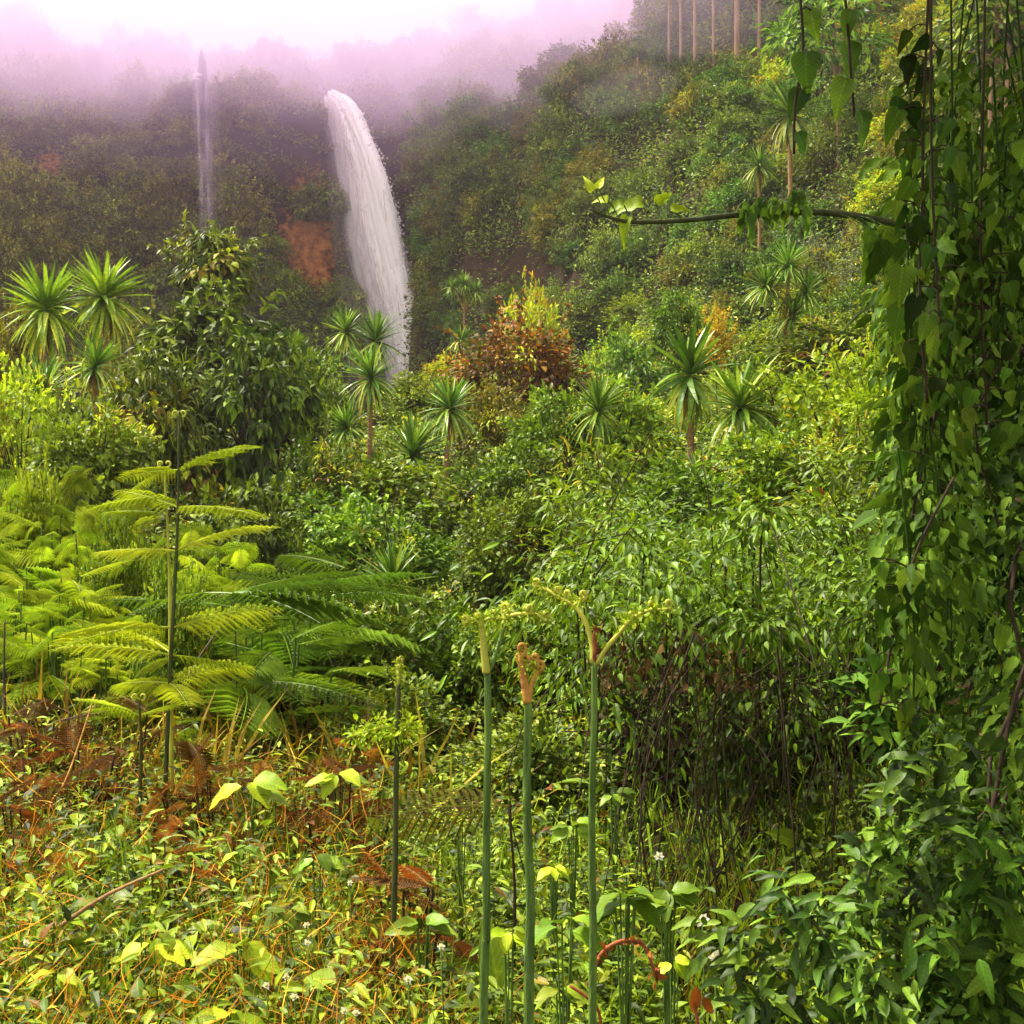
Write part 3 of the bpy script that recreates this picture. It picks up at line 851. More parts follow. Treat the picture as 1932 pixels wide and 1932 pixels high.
# ------------------------------------------------------------------ waterfalls
def water_mat(name, alpha, col=(.9, .87, .92)):
    m, n, o = new_mat(name)
    L = n.links.new
    at = n.nodes.new('ShaderNodeAttribute'); at.attribute_name = 'rnd'
    tc = n.nodes.new('ShaderNodeTexCoord')
    mp = n.nodes.new('ShaderNodeMapping'); mp.inputs['Scale'].default_value = (2.4, 2.4, .14)
    nz = n.nodes.new('ShaderNodeTexNoise'); nz.inputs['Scale'].default_value = 1.6; nz.inputs['Detail'].default_value = 6
    L(tc.outputs['Object'], mp.inputs['Vector']); L(mp.outputs[0], nz.inputs['Vector'])
    p = n.nodes.new('ShaderNodeBsdfDiffuse'); p.inputs['Color'].default_value = (*col, 1)
    tl = n.nodes.new('ShaderNodeBsdfTranslucent'); tl.inputs['Color'].default_value = (*col, 1)
    m1 = n.nodes.new('ShaderNodeMixShader'); m1.inputs[0].default_value = .5
    L(p.outputs[0], m1.inputs[1]); L(tl.outputs[0], m1.inputs[2])
    tr = n.nodes.new('ShaderNodeBsdfTransparent')
    mr = n.nodes.new('ShaderNodeMapRange'); mr.inputs['From Min'].default_value = .22; mr.inputs['From Max'].default_value = .62
    L(nz.outputs['Fac'], mr.inputs['Value'])
    mu = n.nodes.new('ShaderNodeMath'); mu.operation = 'MULTIPLY'
    L(mr.outputs[0], mu.inputs[0]); L(at.outputs['Fac'], mu.inputs[1])
    m2 = n.nodes.new('ShaderNodeMath'); m2.operation = 'MULTIPLY'; m2.inputs[1].default_value = alpha; m2.use_clamp = True
    L(mu.outputs[0], m2.inputs[0])
    mx = n.nodes.new('ShaderNodeMixShader')
    L(m2.outputs[0], mx.inputs[0]); L(tr.outputs[0], mx.inputs[1]); L(m1.outputs[0], mx.inputs[2]); L(mx.outputs[0], o.inputs[0])
    return m


def big_fall():
    D = 82.0
    c0 = px(628, 185, D)
    t = thing('waterfall', 'tall white waterfall leaping in an arc off the cliff', 'waterfall', (px(760, 690, D)[0], D, gh(px(760, 690, D)[0], D)))
    o0 = np.array(t.location)
    # outer edge (right) and inner edge (left) of the leap, in frame directions
    outer = smooth_path([px(630, 178, 86.5), px(664, 202, 84), px(690, 255, 82.5), px(718, 330, 81.5), px(742, 430, 81), px(766, 540, 80.6), px(786, 640, 80.4), px(800, 760, 80.2)], 44)
    inner = smooth_path([px(612, 186, 87.5), px(618, 215, 87), px(630, 270, 86.6), px(642, 340, 86.3), px(652, 430, 86), px(680, 540, 85.2), px(716, 640, 84.4), px(738, 760, 83.6)], 44)
    ml = MB(); md = MB(); ms = MB()
    for k in range(620):
        f = rng.random() ** .6                      # more water near the outer edge
        path = inner * (1 - f) + outer * f
        a = int(rng.integers(0, 24)) if k > 150 else 0
        b = min(44, a + int(rng.integers(12, 44)))
        P = path[a:b] + rng.normal(0, .12, 3) + np.cumsum(rng.normal(0, .018, (b - a, 3)), 0) - o0
        if len(P) < 5:
            continue
        w0 = rng.uniform(.06, .27) * (0.6 + .8 * f)
        prof = np.sin(np.linspace(.25, math.pi - .05, len(P))) ** .6
        dens = (.25 + .9 * f ** 1.6) * rng.uniform(.5, 1.3)
        (ml if f < .55 else md).tube(P, w0 * prof * np.linspace(.8, 1.9, len(P)), 5, min(1.3, dens), 0, cap=False)
    # loose drops thrown off the outer edge
    n = 5200
    i = rng.integers(3, 44, n)
    f = np.clip(rng.normal(.93, .14, n), 0, 1.12)
    P = inner[i] * (1 - f)[:, None] + outer[i] * f[:, None] + rng.normal(0, .16, (n, 3)) * (0.4 + i[:, None] / 30) - o0
    ms.leaves(T_DIAM, P, rdirs(n) + np.array((0, 0, -1.0)), rdirs(n), rng.uniform(.08, .3, n), np.full(n, 1.2))
    ml.build('falling_sheet', water_mat('thin_water', .8, (.95, .92, .95)), t)
    md.build('falling_edge', water_mat('white_water', 2.6, (.995, .99, .995)), t)
    ms.build('spray', water_mat('spray_water', 1.0, (.95, .93, .95)), t)
    # fine mist hanging round the column
    mv = MB()
    mid = (inner + outer) / 2
    mv.tube(mid[2:] - o0 + (0, -.5, 0), np.linspace(1.0, 4.4, 42), 14)
    mv.build('mist', volume_mat('fall_mist', .02, (.97, .9, .97), .2), t)


big_fall()


def thin_fall():
    D = 84
    t = thing('thin_waterfall', 'thin faint waterfall down the cliff with a small bright ledge', 'waterfall', (px(392, 430, D)[0], D, gh(px(392, 430, D)[0], D) - 1))
    o0 = np.array(t.location)
    mb = MB(); ml = MB()
    for k in range(70):
        dx = rng.normal(0, 9)
        p = smooth_path([px(382 + dx * .5, 92, 85), px(383 + dx * .7, 120, 84), px(386 + dx, 160, 83.4), px(390 + dx, 280, 82.6), px(393 + dx * 1.3, 470, 82.0)], 20) - o0
        a = int(rng.integers(0, 8)) if k > 20 else 0
        p = p[a:a + int(rng.integers(8, 20))]
        if len(p) > 4:
            mb.tube(p, rng.uniform(.05, .2) * np.linspace(1.2, .8, len(p)), 5, rng.uniform(.2, .9) * np.linspace(1.6, .7, len(p)).repeat(5), 0, cap=False)
    for k in range(6):
        a = px(352 + rng.uniform(-4, 14), 146 + rng.normal(0, 3), 83.6) - o0
        b = px(382, 147 + rng.normal(0, 3), 83.4) - o0
        ml.tube(smooth_path([a, (a + b) / 2 + (0, -.2, .05), b], 8), rng.uniform(.05, .1) * np.sin(np.linspace(.4, 2.8, 8)), 6, 1.2, 0, cap=False)
    mb.build('falling_water', water_mat('faint_water', .11, (.9, .8, .95)), t)
    ml.build('ledge_foam', water_mat('ledge_water', .35, (.95, .95, .96)), t)


thin_fall()

# ------------------------------------------------------------------ tall pale-trunked trees on the hill top
def pole_tree(u, vbase, d, label, hgt=14, r=.16):
    hit = ray_hits([u], [vbase], 28)[0]
    d = d if np.isnan(hit) else float(hit) - (2.6 if vbase < 200 else .8)
    g0 = px(u, vbase, d)
    g = gh(g0[0], d)
    t = thing('tall_pale_tree', label, 'tree', (g0[0], d, g - .1), 'tall pale-trunked trees on the misty hilltop')
    z0 = 0
    mb = MB()
    lean = rng.uniform(-.25, .35)
    H = hgt
    bare = hgt < 4
    p = smooth_path([(0, 0, 0), (lean * .3, 0, H * .4), (lean, .1, H)], 12)
    mb.tube(p, np.linspace(r, r * .55, 12), 8)
    mb.build('trunk', M['pale_bark'], t)
    if bare:
        return
    mc = MB()
    C = np.array([(lean + rng.normal(0, 1.2), rng.normal(0, 1.2), H * rng.uniform(.62, 1.05)) for _ in range(16)])
    idx = np.repeat(np.arange(16), 90)
    D = rdirs(len(idx), -.6)
    mc.leaves(T_DIAM, C[idx] + D * rng.uniform(.2, .9, len(idx))[:, None], unit(D + rdirs(len(idx)) * .5 - (0, 0, .6)), unit(rdirs(len(idx)) + (0, 0, 1)), rng.uniform(.2, .45, len(idx)), rng.random(len(idx)), .8)
    for c in C:
        h = min(H * .95, c[2] - .6)
        q = np.array((lean * h / H, 0, h))
        mc.tube(smooth_path([q, (q + c) / 2 + (0, 0, .1), c], 5), np.linspace(.05, .015, 5), 4, .5, 1, cap=False)
    mc.build('crown', [M['hill'], M['pale_bark']], t)


for a in ((1198, 165, 57, 'short leaning pale dead trunk standing alone at the misty hill edge', 3.2, .09),
          (1262, 128, 60, 'slim pale tree on the hilltop nearest the lone short tree', 17, .085),
          (1285, 128, 60, 'pale pole-like tree second along the misty hilltop row', 17, .085),
          (1311, 132, 60, 'pale pole-like tree in the middle of the misty hilltop row', 17, .10),
          (1346, 133, 59, 'thin reddish pole-like tree in the hilltop row beside the thickest trunk', 17, .08),
          (1390, 138, 58, 'thickest reddish tan trunk of the misty hilltop row', 18, .15),
          (1432, 142, 58, 'whitish thin trunk at the end of the misty hilltop row', 15, .1),
          (1583, 300, 40, 'thin whitish trunk standing on the slope behind hanging leaves', 6.5, .07),
          (1863, 290, 34, 'slender tan trunk on the slope beyond the drooping vine leaves', 5.5, .06),
          (1893, 290, 34, 'slender yellowish trunk with a crosspiece of twigs on the slope', 5.0, .06)):
    pole_tree(*a)

# ------------------------------------------------------------------ dragon trees
for a, k in (
    ((85, 580, 19, 85, 'bright green dragon tree rosette with drooping tips, standing beside its twin'), dict(lean=-8, wide=0, bright=True)),
    ((198, 560, 20, 78, 'bright green dragon tree rosette against the cliff, nearest the dark cone tree'), dict(wide=1, bright=True)),
    ((82, 745, 16, 72, 'ragged upright dragon tree under the bright rosettes, above yellow dry leaves'), dict(lean=10)),
    ((180, 690, 17, 60, 'half dead dragon tree with rust tipped leaves below the twin rosettes'), dict(heads=[(0, 0, 1)])),
    ((680, 632, 30, 60, 'yellowish twin-headed dragon tree overlapping the foot of the big waterfall'), dict(heads=[(-28, -8, .8), (28, 10, .9)])),
    ((700, 712, 21, 62, 'dragon tree with stiff fan head on a bare tan trunk below the waterfall'), dict(lean=-6)),
    ((655, 806, 20, 50, 'small dragon tree with drooping leaves beside the tallest bare trunk'), dict(lean=4)),
    ((848, 768, 20, 60, 'dragon tree on a long bare pale trunk right of the cluster'), dict(lean=-12)),
    ((778, 856, 18, 70, 'low wide dragon tree on a leaning rusty trunk'), dict(lean=-26)),
    ((1128, 772, 18, 66, 'upright bluish green dragon tree beside the rusty brown bush'), dict()),
    ((1302, 702, 15, 92, 'dragon tree with broad pale glossy leaves below the golden cone tree'), dict(wide=0)),
    ((1396, 765, 14, 100, 'dense dark dragon tree with pale radiating leaf edges'), dict(wide=1)),
    ((742, 1100, 9.5, 74, 'low dragon plant sprouting among the dark bracken fronds'), dict()),
    ((1432, 312, 40, 40, 'small dragon tree high on the hillside above the long branch'), dict()),
    ((1490, 215, 38, 62, 'grey green palm-like dragon tree below the hilltop trunks'), dict(wide=0)),
    ((1485, 545, 24, 70, 'many-headed dragon tree with shaggy dark leaves under the long branch'), dict(heads=[(-40, -6, .6), (38, 6, .7), (0, -45, .65), (10, 50, .6)])),
    ((876, 548, 42, 26, 'small candelabra dragon tree in front of the dark hollow'), dict(heads=[(-22, -6, .8), (22, 2, .8), (0, -12, .8), (10, 8, .6)])),
    ((870, 640, 36, 32, 'little blue green dragon tree at the right of the waterfall foot'), dict()),
    ((1320, 905, 13, 60, 'pale spiky dragon plant half hidden in the green thicket'), dict()),
):
    dragon_tree(*a, **k)

# ------------------------------------------------------------------ shrubs and trees of the valley
for row in (
    (405, 505, 26, 78, 75, 'big_cone', 'dark cone-topped tree with orange tips in front of the thin waterfall', 'cone_tree', 'tree'),
    (415, 690, 22, 138, 125, 'big_dark', 'big dark tree with heavy drooping leaves below the cone tree', 'drooping_tree', 'tree'),
    (480, 800, 19, 105, 150, 'big_dark', 'dark leafy tree hung with creepers, in the deep shade left of the tan trunks', 'creeper_tree', 'tree'),
    (300, 770, 18, 95, 90, 'lance_mid', 'olive green shrub with orange tinged leaves beside the half dead dragon tree', 'shrub', 'shrub'),
    (540, 700, 26, 85, 70, 'fine_mixed', 'light feathery bush above the creeper tree', 'shrub', 'shrub'),
    (600, 770, 22, 60, 90, 'fine_mid', 'bush with pale glinting leaves between creeper tree and tan trunks', 'shrub', 'shrub'),
    (985, 690, 27, 110, 95, 'fine_rust', 'rusty brown bush right of the big waterfall foot', 'rusty_bush', 'bush'),
    (1000, 615, 33, 70, 42, 'fine_gold', 'yellow green bush crowning the rusty brown bush', 'shrub', 'shrub'),
    (850, 722, 30, 62, 36, 'fine_gold', 'golden bush just where the big waterfall vanishes', 'shrub', 'shrub'),
    (790, 780, 27, 80, 60, 'fine_mid', 'dark green bush among the tan dragon tree trunks', 'shrub', 'shrub'),
    (930, 810, 22, 75, 70, 'fine_olive', 'brown green bush in the shade below the rusty bush', 'shrub', 'shrub'),
    (1060, 830, 19, 95, 80, 'fine_green', 'bright green feathery bush under the upright bluish dragon tree', 'shrub', 'shrub'),
    (1190, 800, 19, 90, 70, 'fine_mixed', 'pale yellow green bush left of the dense dark dragon tree', 'shrub', 'shrub'),
    (1280, 625, 27, 50, 60, 'fine_green', 'green leafy tree beside the golden cone', 'young_tree', 'tree'),
    (1352, 650, 23, 34, 60, 'gold_cone', 'golden orange cone-shaped tree standing above the broad-leaved dragon tree', 'golden_tree', 'tree'),
    (1180, 690, 30, 90, 45, 'hill', 'dim bush on the lower edge of the shaded slope', 'shrub', 'shrub'),
    (1590, 660, 22, 120, 60, 'fine_mid', 'layered green shrub below the many-headed dragon tree', 'shrub', 'shrub'),
    (1570, 760, 14, 140, 90, 'fine_lime', 'sunlit yellow green thicket right of the dense dark dragon tree', 'thicket', 'shrub'),
    (1690, 740, 13, 90, 90, 'fine_lime', 'bright yellow green bush beside the vine leaves', 'shrub', 'shrub'),
    (1640, 900, 11, 130, 90, 'lance_mixed', 'lance-leaved green bush under the sunlit thicket', 'shrub', 'shrub'),
    (1470, 920, 12, 120, 95, 'fine_mixed', 'green bush below the dense dark dragon tree', 'shrub', 'shrub'),
    (1290, 970, 12, 120, 90, 'fine_green', 'soft green bush around the pale spiky plant', 'shrub', 'shrub'),
    (1120, 960, 14, 115, 95, 'lance_mixed', 'narrow-leaved bush in the middle of the valley', 'shrub', 'shrub'),
    (950, 930, 17, 100, 85, 'fine_green', 'blue green rounded bush above the black gap', 'shrub', 'shrub'),
    (960, 1020, 14, 90, 70, 'fine_mid', 'dark green bush hanging over the black gap', 'shrub', 'shrub'),
    (720, 950, 16, 130, 70, 'fine_mixed', 'fine-leaved bush at the foot of the tan trunks', 'shrub', 'shrub'),
    (610, 900, 16, 70, 80, 'fine_mid', 'speckled green bush right of the dark shade', 'shrub', 'shrub'),
    (690, 1020, 12, 130, 75, 'fine_green', 'green bush behind the bracken with pale glinting tips', 'shrub', 'shrub'),
    (160, 830, 14, 110, 75, 'fine_mid', 'green bush behind the lime bracken', 'shrub', 'shrub'),
    (40, 790, 15, 90, 90, 'fine_lime', 'yellow green bush under the twin rosettes at the picture edge', 'shrub', 'shrub'),
    (30, 650, 22, 70, 60, 'fine_olive', 'olive bush beneath the first bright rosette', 'shrub', 'shrub'),
    (240, 640, 26, 70, 50, 'cliff', 'dull brown green bush between bright rosette and cone tree', 'shrub', 'shrub'),
    (1160, 1080, 9.5, 140, 80, 'fine_mid', 'leafy bush above the curled fern heads', 'shrub', 'shrub'),
    (1380, 1080, 8.8, 130, 80, 'lance_mixed', 'bush with yellow and rusty leaves over the dark hollow', 'shrub', 'shrub'),
    (1570, 1060, 7.8, 120, 110, 'lance_mid', 'dark green lance-leaved bush next to the vine curtain', 'shrub', 'shrub'),
    (1560, 1200, 6.8, 100, 80, 'lance_mixed', 'thin-leaved bush overhanging the right of the dark hollow', 'shrub', 'shrub'),
    (900, 1240, 7.6, 130, 90, 'fine_green', 'soft green bush behind the three fern stems', 'shrub', 'shrub'),
    (1030, 1250, 8, 120, 110, 'fine_green', 'green bush filling between the fern stems', 'shrub', 'shrub'),
    (690, 1240, 8, 110, 90, 'big_mid', 'dense bush below the low dragon plant', 'shrub', 'shrub'),
    (560, 1320, 7.4, 150, 75, 'fine_green', 'low bright green bush behind the orange dry scrub', 'shrub', 'shrub'),
    (750, 1380, 6.6, 120, 80, 'fine_mid', 'green bush around the brown fern stem', 'shrub', 'shrub'),
    (1010, 1440, 6.0, 130, 90, 'fine_mid', 'leafy bush behind the lower fern stems', 'shrub', 'shrub'),
    (600, 1160, 9, 110, 80, 'big_dark', 'dark shrub under the bracken fronds', 'shrub', 'shrub'),
    (480, 1010, 12, 90, 90, 'big_dark', 'dark shrub in the shade behind the pale fern stems', 'shrub', 'shrub'),
    (60, 960, 8.4, 60, 50, 'fine_lime', 'small yellow green bush poking out of the lime bracken at the picture edge', 'shrub', 'shrub'),
    (230, 1010, 7.6, 55, 45, 'fine_mixed', 'small mixed green bush sunk in the middle of the lime bracken', 'shrub', 'shrub'),
    (330, 1120, 6.6, 60, 50, 'fine_green', 'low green bush at the lower edge of the lime bracken', 'shrub', 'shrub'),
    (1400, 1180, 5.6, 80, 65, 'lance_mid', 'bright drooping leaf spray lit above the dark hollow', 'leafy_branch_bush', 'shrub'),
):
    shrub(*row[:6], row[6], row[7], row[8])

# ------------------------------------------------------------------ bracken
BR = [bracken_mesh('fronds', M['lime'], 48, s, (.16, .46), (-.3, .55)) for s in (1, 2, 3)]
BRG = [bracken_mesh('fronds', M['green'], 16, s, (.45, .75)) for s in (4, 5)]
BRR = [bracken_mesh('fronds', M['rustmix'], 14, s, (.2, .45), (-.7, .9), 'dry_stem') for s in (6, 7)]
BRB = [bracken_mesh('fronds', M['brown'], 14, s, (.25, .45), (-.8, .8), 'dry_stem') for s in (8, 9)]


def bracken(u, vtop, d, label, kit_, group, sc=1.0, name='bracken_fern'):
    c = px(u, vtop, d)
    g = gh(c[0], d)
    H = max(.5, c[2] - g)
    o = link(name, kit_[int(rng.integers(len(kit_)))], None, (c[0], d, g), (sc, sc, H), (0, 0, rng.uniform(0, 6.28)))
    return tag(o, label, 'fern', group)


n = 0
for d in (6.5, 6.8, 7.1, 7.5, 7.9, 8.3, 8.8):
    for u in np.arange(-60, 430, 92) + (d * 53 % 90):
        vt = 885 + max(0, u - 150) * .6 + (8.8 - d) * 120 + rng.uniform(-25, 25)
        bracken(u, vt, d, 'lime green bracken in the dense thicket at the foot of the rosettes', BR, 'lime bracken thicket', rng.uniform(.65, .95))
BRO = [bracken_mesh('fronds', M['rusty'], 24, s, (.14, .38), (.1, 1.2), 'dry_stem') for s in (11, 12)]
for k in range(30):
    d = rng.uniform(3.9, 6.4); u = rng.uniform(-80, 900) if k % 2 else rng.choice([120, 390, 400, 620, 80, 230]) + rng.normal(0, 60)
    H = rng.uniform(.2, .55)
    c = px(u, 966, d); g = gh(c[0], d)
    o = link('dead_bracken', [BRO, BRR, BRO, BRO][k % 4][k // 4 % 2], None, (c[0], d, g), (H * .5 + .3, H * .5 + .3, H), (R(rng.uniform(-12, 12)), R(rng.uniform(-12, 12)), rng.uniform(0, 6.28)))
    tag(o, 'rusty feathery dead bracken among the weeds in front of the lime thicket', 'fern', 'rusty dead bracken in front of the lime thicket')
for u, vt, d, l in ((560, 1085, 7.6, 'arching green bracken with combed fronds right of the pale fern stems'),
                    (650, 1055, 8.2, 'green bracken touching the low dragon plant'),
                    (470, 1130, 7.2, 'shaded green bracken at the edge of the lime thicket'),
                    (520, 1190, 6.8, 'low dark green bracken above the bright green bush')):
    bracken(u, vt, d, l, BRG, None, 1.1)
for u, vt, d, l in ((130, 1400, 5.0, 'rusty dead bracken behind the leaning straws'), (395, 1420, 5.0, 'bright orange dead bracken patch beside the thin dark stems'),
                    (630, 1450, 4.6, 'orange dead bracken left of the brown fern stem'), (50, 1330, 5.4, 'brown dead bracken under the lime thicket'),
                    (230, 1340, 5.6, 'dry russet bracken at the foot of the lime thicket'), (760, 1640, 3.7, 'flattened rusty bracken around the foot of the brown fern stem')):
    bracken(u, vt, d, l, BRR if 'orange' in l or 'rusty' in l else BRB, None, .75, 'dead_bracken')


def frond_fan(name, label, u, v, d, spec, mat, stem='dark_stem'):
    c = px(u, v, d)
    g = gh(c[0], d)
    t = thing(name, label, 'fern', (c[0], d, g))
    mb = MB(); ms = MB()
    ms.tube(smooth_path([(0, 0, -.02), (.02, 0, (c[2] - g) * .6), (0, 0, c[2] - g)], 8), np.linspace(.006, .004, 8), 6)
    for k, (az, el, ln, roll) in enumerate(spec):
        put_frond(mb, k % 3, (0, 0, c[2] - g), R(az), R(el), ln, roll, rng.uniform(-.2, .2))
    mb.build('frond', mat, t); ms.build('stalk', M[stem], t)


frond_fan('dark_bracken', 'dark bracken frond spray with fine combed lobes above the dark shrub', 440, 1120, 6.4,
          [(20, 8, .95, .3), (-5, 5, .9, .25), (50, 12, .9, .2), (-35, 0, .7, .2), (170, 5, .6, 0)], M['green'])
frond_fan('withered_bracken', 'withered brown bracken frond with radiating ribs behind the first fern stem', 960, 1520, 3.6,
          [(178, 2, .46, .45)], M['withered'], 'dry_stem')


def tall_bracken(u, vb, vt, d, tiers, label, stem, ubot=None):
    top = px(u, vt, d)
    bx = px(ubot or u, vb, d)[0]
    g = gh(bx, d)
    t = thing('tall_bracken', label, 'fern', (bx, d, g))
    H = top[2] - g
    P = smooth_path([(0, 0, -.02), ((top[0] - bx) * .4, 0, H * .4), ((top[0] - bx) * .75 + .01, 0, H * .75), (top[0] - bx, 0, H)], 20)
    ms = MB(); ms.tube(P, np.linspace(.011, .004, 20), 7); ms.build('stalk', M[stem], t)
    mb = MB()
    for (v, az, ln, k) in tiers:
        z = px(u, v, d)[2] - g
        i = np.interp(z, P[:, 2], np.arange(20))
        b = P[int(i)]
        put_frond(mb, k, b, R(az + rng.uniform(-35, 35)), R(rng.uniform(-6, 30)), ln * rng.uniform(.75, 1.05), rng.uniform(-.4, .4), rng.uniform(-.1, .3))
    mb.build('frond', M['lime'], t)
    mc = MB()
    for s in (-1, 1):
        a = np.linspace(0, 5.2, 16); r = .016 * (1 - a / 7)
        c = P[-1] + np.array((s * .014, 0, .0))
        mc.tube(np.stack([c[0] + s * (r * np.sin(a)), np.full(16, c[1]), c[2] + .012 - r * np.cos(a)], 1), np.linspace(.006, .003, 16), 5)
    mc.build('fiddlehead', M['yellow_stem'], t)


tall_bracken(338, 1610, 785, 4.8, [(860, 175, .35, 0), (868, 5, .38, 1), (925, 178, .42, 2), (940, -8, .45, 0), (1010, 8, .55, 1), (1020, 170, .4, 2), (1135, 3, .6, 0), (1150, 182, .5, 1), (1210, -20, .45, 2), (1215, 200, .45, 0), (1250, 20, .4, 1), (1255, 160, .4, 2), (1270, -60, .35, 0)],
             'tallest bracken with level fronds in tiers and a curled tip', 'dark_stem', 305)
tall_bracken(310, 1600, 880, 4.9, [(930, 190, .35, 1), (955, 165, .4, 2), (1190, 150, .35, 0)], 'pale-stemmed bracken beside the tallest one', 'yellow_stem', 330)
tall_bracken(262, 1610, 1320, 4.6, [(1340, 150, .3, 1), (1335, 30, .3, 2), (1345, 250, .3, 0)], 'short dark-stemmed bracken left of the tallest one', 'dark_stem')


# ------------------------------------------------------------------ the curled fern stems in front
def fuzz(mb, path, n, size, mi=0, spread=.02):
    n = int(n * 1.7)
    i = rng.integers(0, len(path), n)
    D = rdirs(n)
    mb.leaves(T_OVAL, path[i] + D * spread * rng.random(n)[:, None], D + np.array((0, 0, -.3)), rdirs(n), size * rng.uniform(.3, .8, n), .2 + .65 * rng.random(n), .7, mi)


def curl_pts(c, r, turns, s=1, plane=(1, 0)):
    a = np.linspace(0, turns * 2 * math.pi, int(14 * turns) + 6)
    rr = r * (1 - .8 * a / a[-1])
    return np.stack([c[0] + s * rr * np.sin(a) * plane[0], c[1] + rr * np.sin(a) * plane[1], c[2] - rr * np.cos(a) + r], 1)


def fern_stem(name, label, d, spine, rad, heads, stem_mat='stem', group=None, bottom_u=None):
    top = px(*spine[0], d)
    ub = bottom_u if bottom_u is not None else spine[-1][0]
    gx = px(ub, 0, d)[0]
    g = gh(gx, d)
    t = thing(name, label, 'fern stem', (gx, d, g), group)
    o0 = np.array((gx, d, g))
    P = smooth_path([(0, 0, -.03)] + [px(u, v, d) - o0 for (u, v) in reversed(spine)], 60)
    P[:, 0] += .0022 * np.sin(np.linspace(0, 9, 60) + d * 7) * np.sin(np.linspace(0, math.pi, 60))
    ms = MB(); ms.tube(P, np.linspace(rad * 1.15, rad * .8, 60) * (1 + rng.normal(0, .022, 60)), 12)
    nh = 260; ih = rng.integers(0, 60, nh); Dh = rdirs(nh, -.2) * np.array((1, 1, .5)); ms.leaves(T_GRASS, P[ih] + unit(Dh * (1, 1, 0)) * rad * .8 + rng.normal(0, .006, (nh, 1)) * np.array((0, 0, 1)), Dh, rdirs(nh), rng.uniform(.004, .012, nh), .5, 1.5); ms.build('stalk', M[stem_mat], t)
    for h in heads:
        mb = MB()
        Q = smooth_path([px(u, v, d + (h.get('dd', 0)) * k / max(1, len(h['path']) - 1)) - o0 for k, (u, v) in enumerate(h['path'])], 24)
        mb.tube(Q, np.linspace(h['r'][0], h['r'][1], 24), 8, .6, 0)
        for (f, r_, s_) in h.get('curls', ()):
            b = Q[min(23, int(f * 23))]
            C = curl_pts(b, r_ * rng.uniform(.6, .85), rng.uniform(.8, 1.3), s_, (rng.uniform(.5, .9), rng.uniform(.3, .8)))
            mb.tube(C, np.linspace(.0036, .0016, len(C)), 6, .6, 1)
            fuzz(mb, C, int(20 * r_ / .015), .010, 2, .005)
        if h.get('fuzz'):
            fuzz(mb, Q[int(24 * h.get('f0', .4)):], h['fuzz'], h.get('fs', .016), 2, h.get('sp', .016))
        mb.build(h.get('name', 'curled_frond'), [M[h.get('mat', 'yellow_stem')], M[h.get('cmat', 'yellow_stem')], M[h.get('leaf', 'lime')]], t)


FG = 'tall green fern stems in front'
fern_stem('fern_stem', 'green fern stem with a hanging yellow sheath, nearest the withered frond', 1.55,
          [(920, 1268), (921, 1500), (917, 1750), (911, 1932)], .0058, [
              dict(path=[(918, 1270), (914, 1235), (911, 1200), (906, 1172)], r=(.0062, .004), fuzz=30, fs=.008, sp=.008, f0=.5, name='sheath'),
              dict(path=[(922, 1268), (938, 1225), (950, 1185), (957, 1160)], r=(.0035, .003), mat='stem', curls=[(1, .012, 1), (.95, .014, -1)], fuzz=50, f0=.75, fs=.014, sp=.018, dd=.03),
              dict(path=[(908, 1176), (890, 1168), (880, 1178)], r=(.003, .002), curls=[(1, .009, -1), (.2, .010, 1)], fuzz=40, f0=0, fs=.012, sp=.010),
              dict(path=[(955, 1163), (985, 1158), (1012, 1160), (1028, 1172)], r=(.003, .002), curls=[(.5, .010, 1), (1, .010, 1)], fuzz=80, f0=0, fs=.013, sp=.014),
              dict(path=[(953, 1168), (930, 1165), (910, 1172)], r=(.0028, .002), curls=[(.5, .009, -1)], fuzz=60, f0=0, fs=.012, sp=.012)],
          group=FG)
fern_stem('fern_stem', 'stoutest green fern stem topped by orange tight fiddleheads', 1.45,
          [(997, 1322), (996, 1500), (998, 1700), (998, 1932)], .0062, [
              dict(path=[(996, 1326), (990, 1290), (984, 1255), (983, 1236)], r=(.0062, .004), mat='orange_stem', cmat='orange_stem', curls=[(1, .011, 1), (.75, .009, -1), (.5, .008, 1)], fuzz=24, f0=.6, fs=.010, sp=.01),
              dict(path=[(999, 1320), (1002, 1295), (1012, 1272), (1018, 1266)], r=(.0035, .003), mat='orange_stem', cmat='orange_stem', curls=[(1, .010, 1), (.8, .009, -1)], fuzz=20, f0=.5, fs=.010, sp=.01),
              dict(path=[(988, 1262), (1000, 1252), (1008, 1250)], r=(.003, .0025), mat='yellow_stem', cmat='orange_stem', curls=[(1, .009, 1), (.3, .009, -1)], fuzz=20, f0=0, fs=.009, sp=.01)],
          group=FG)
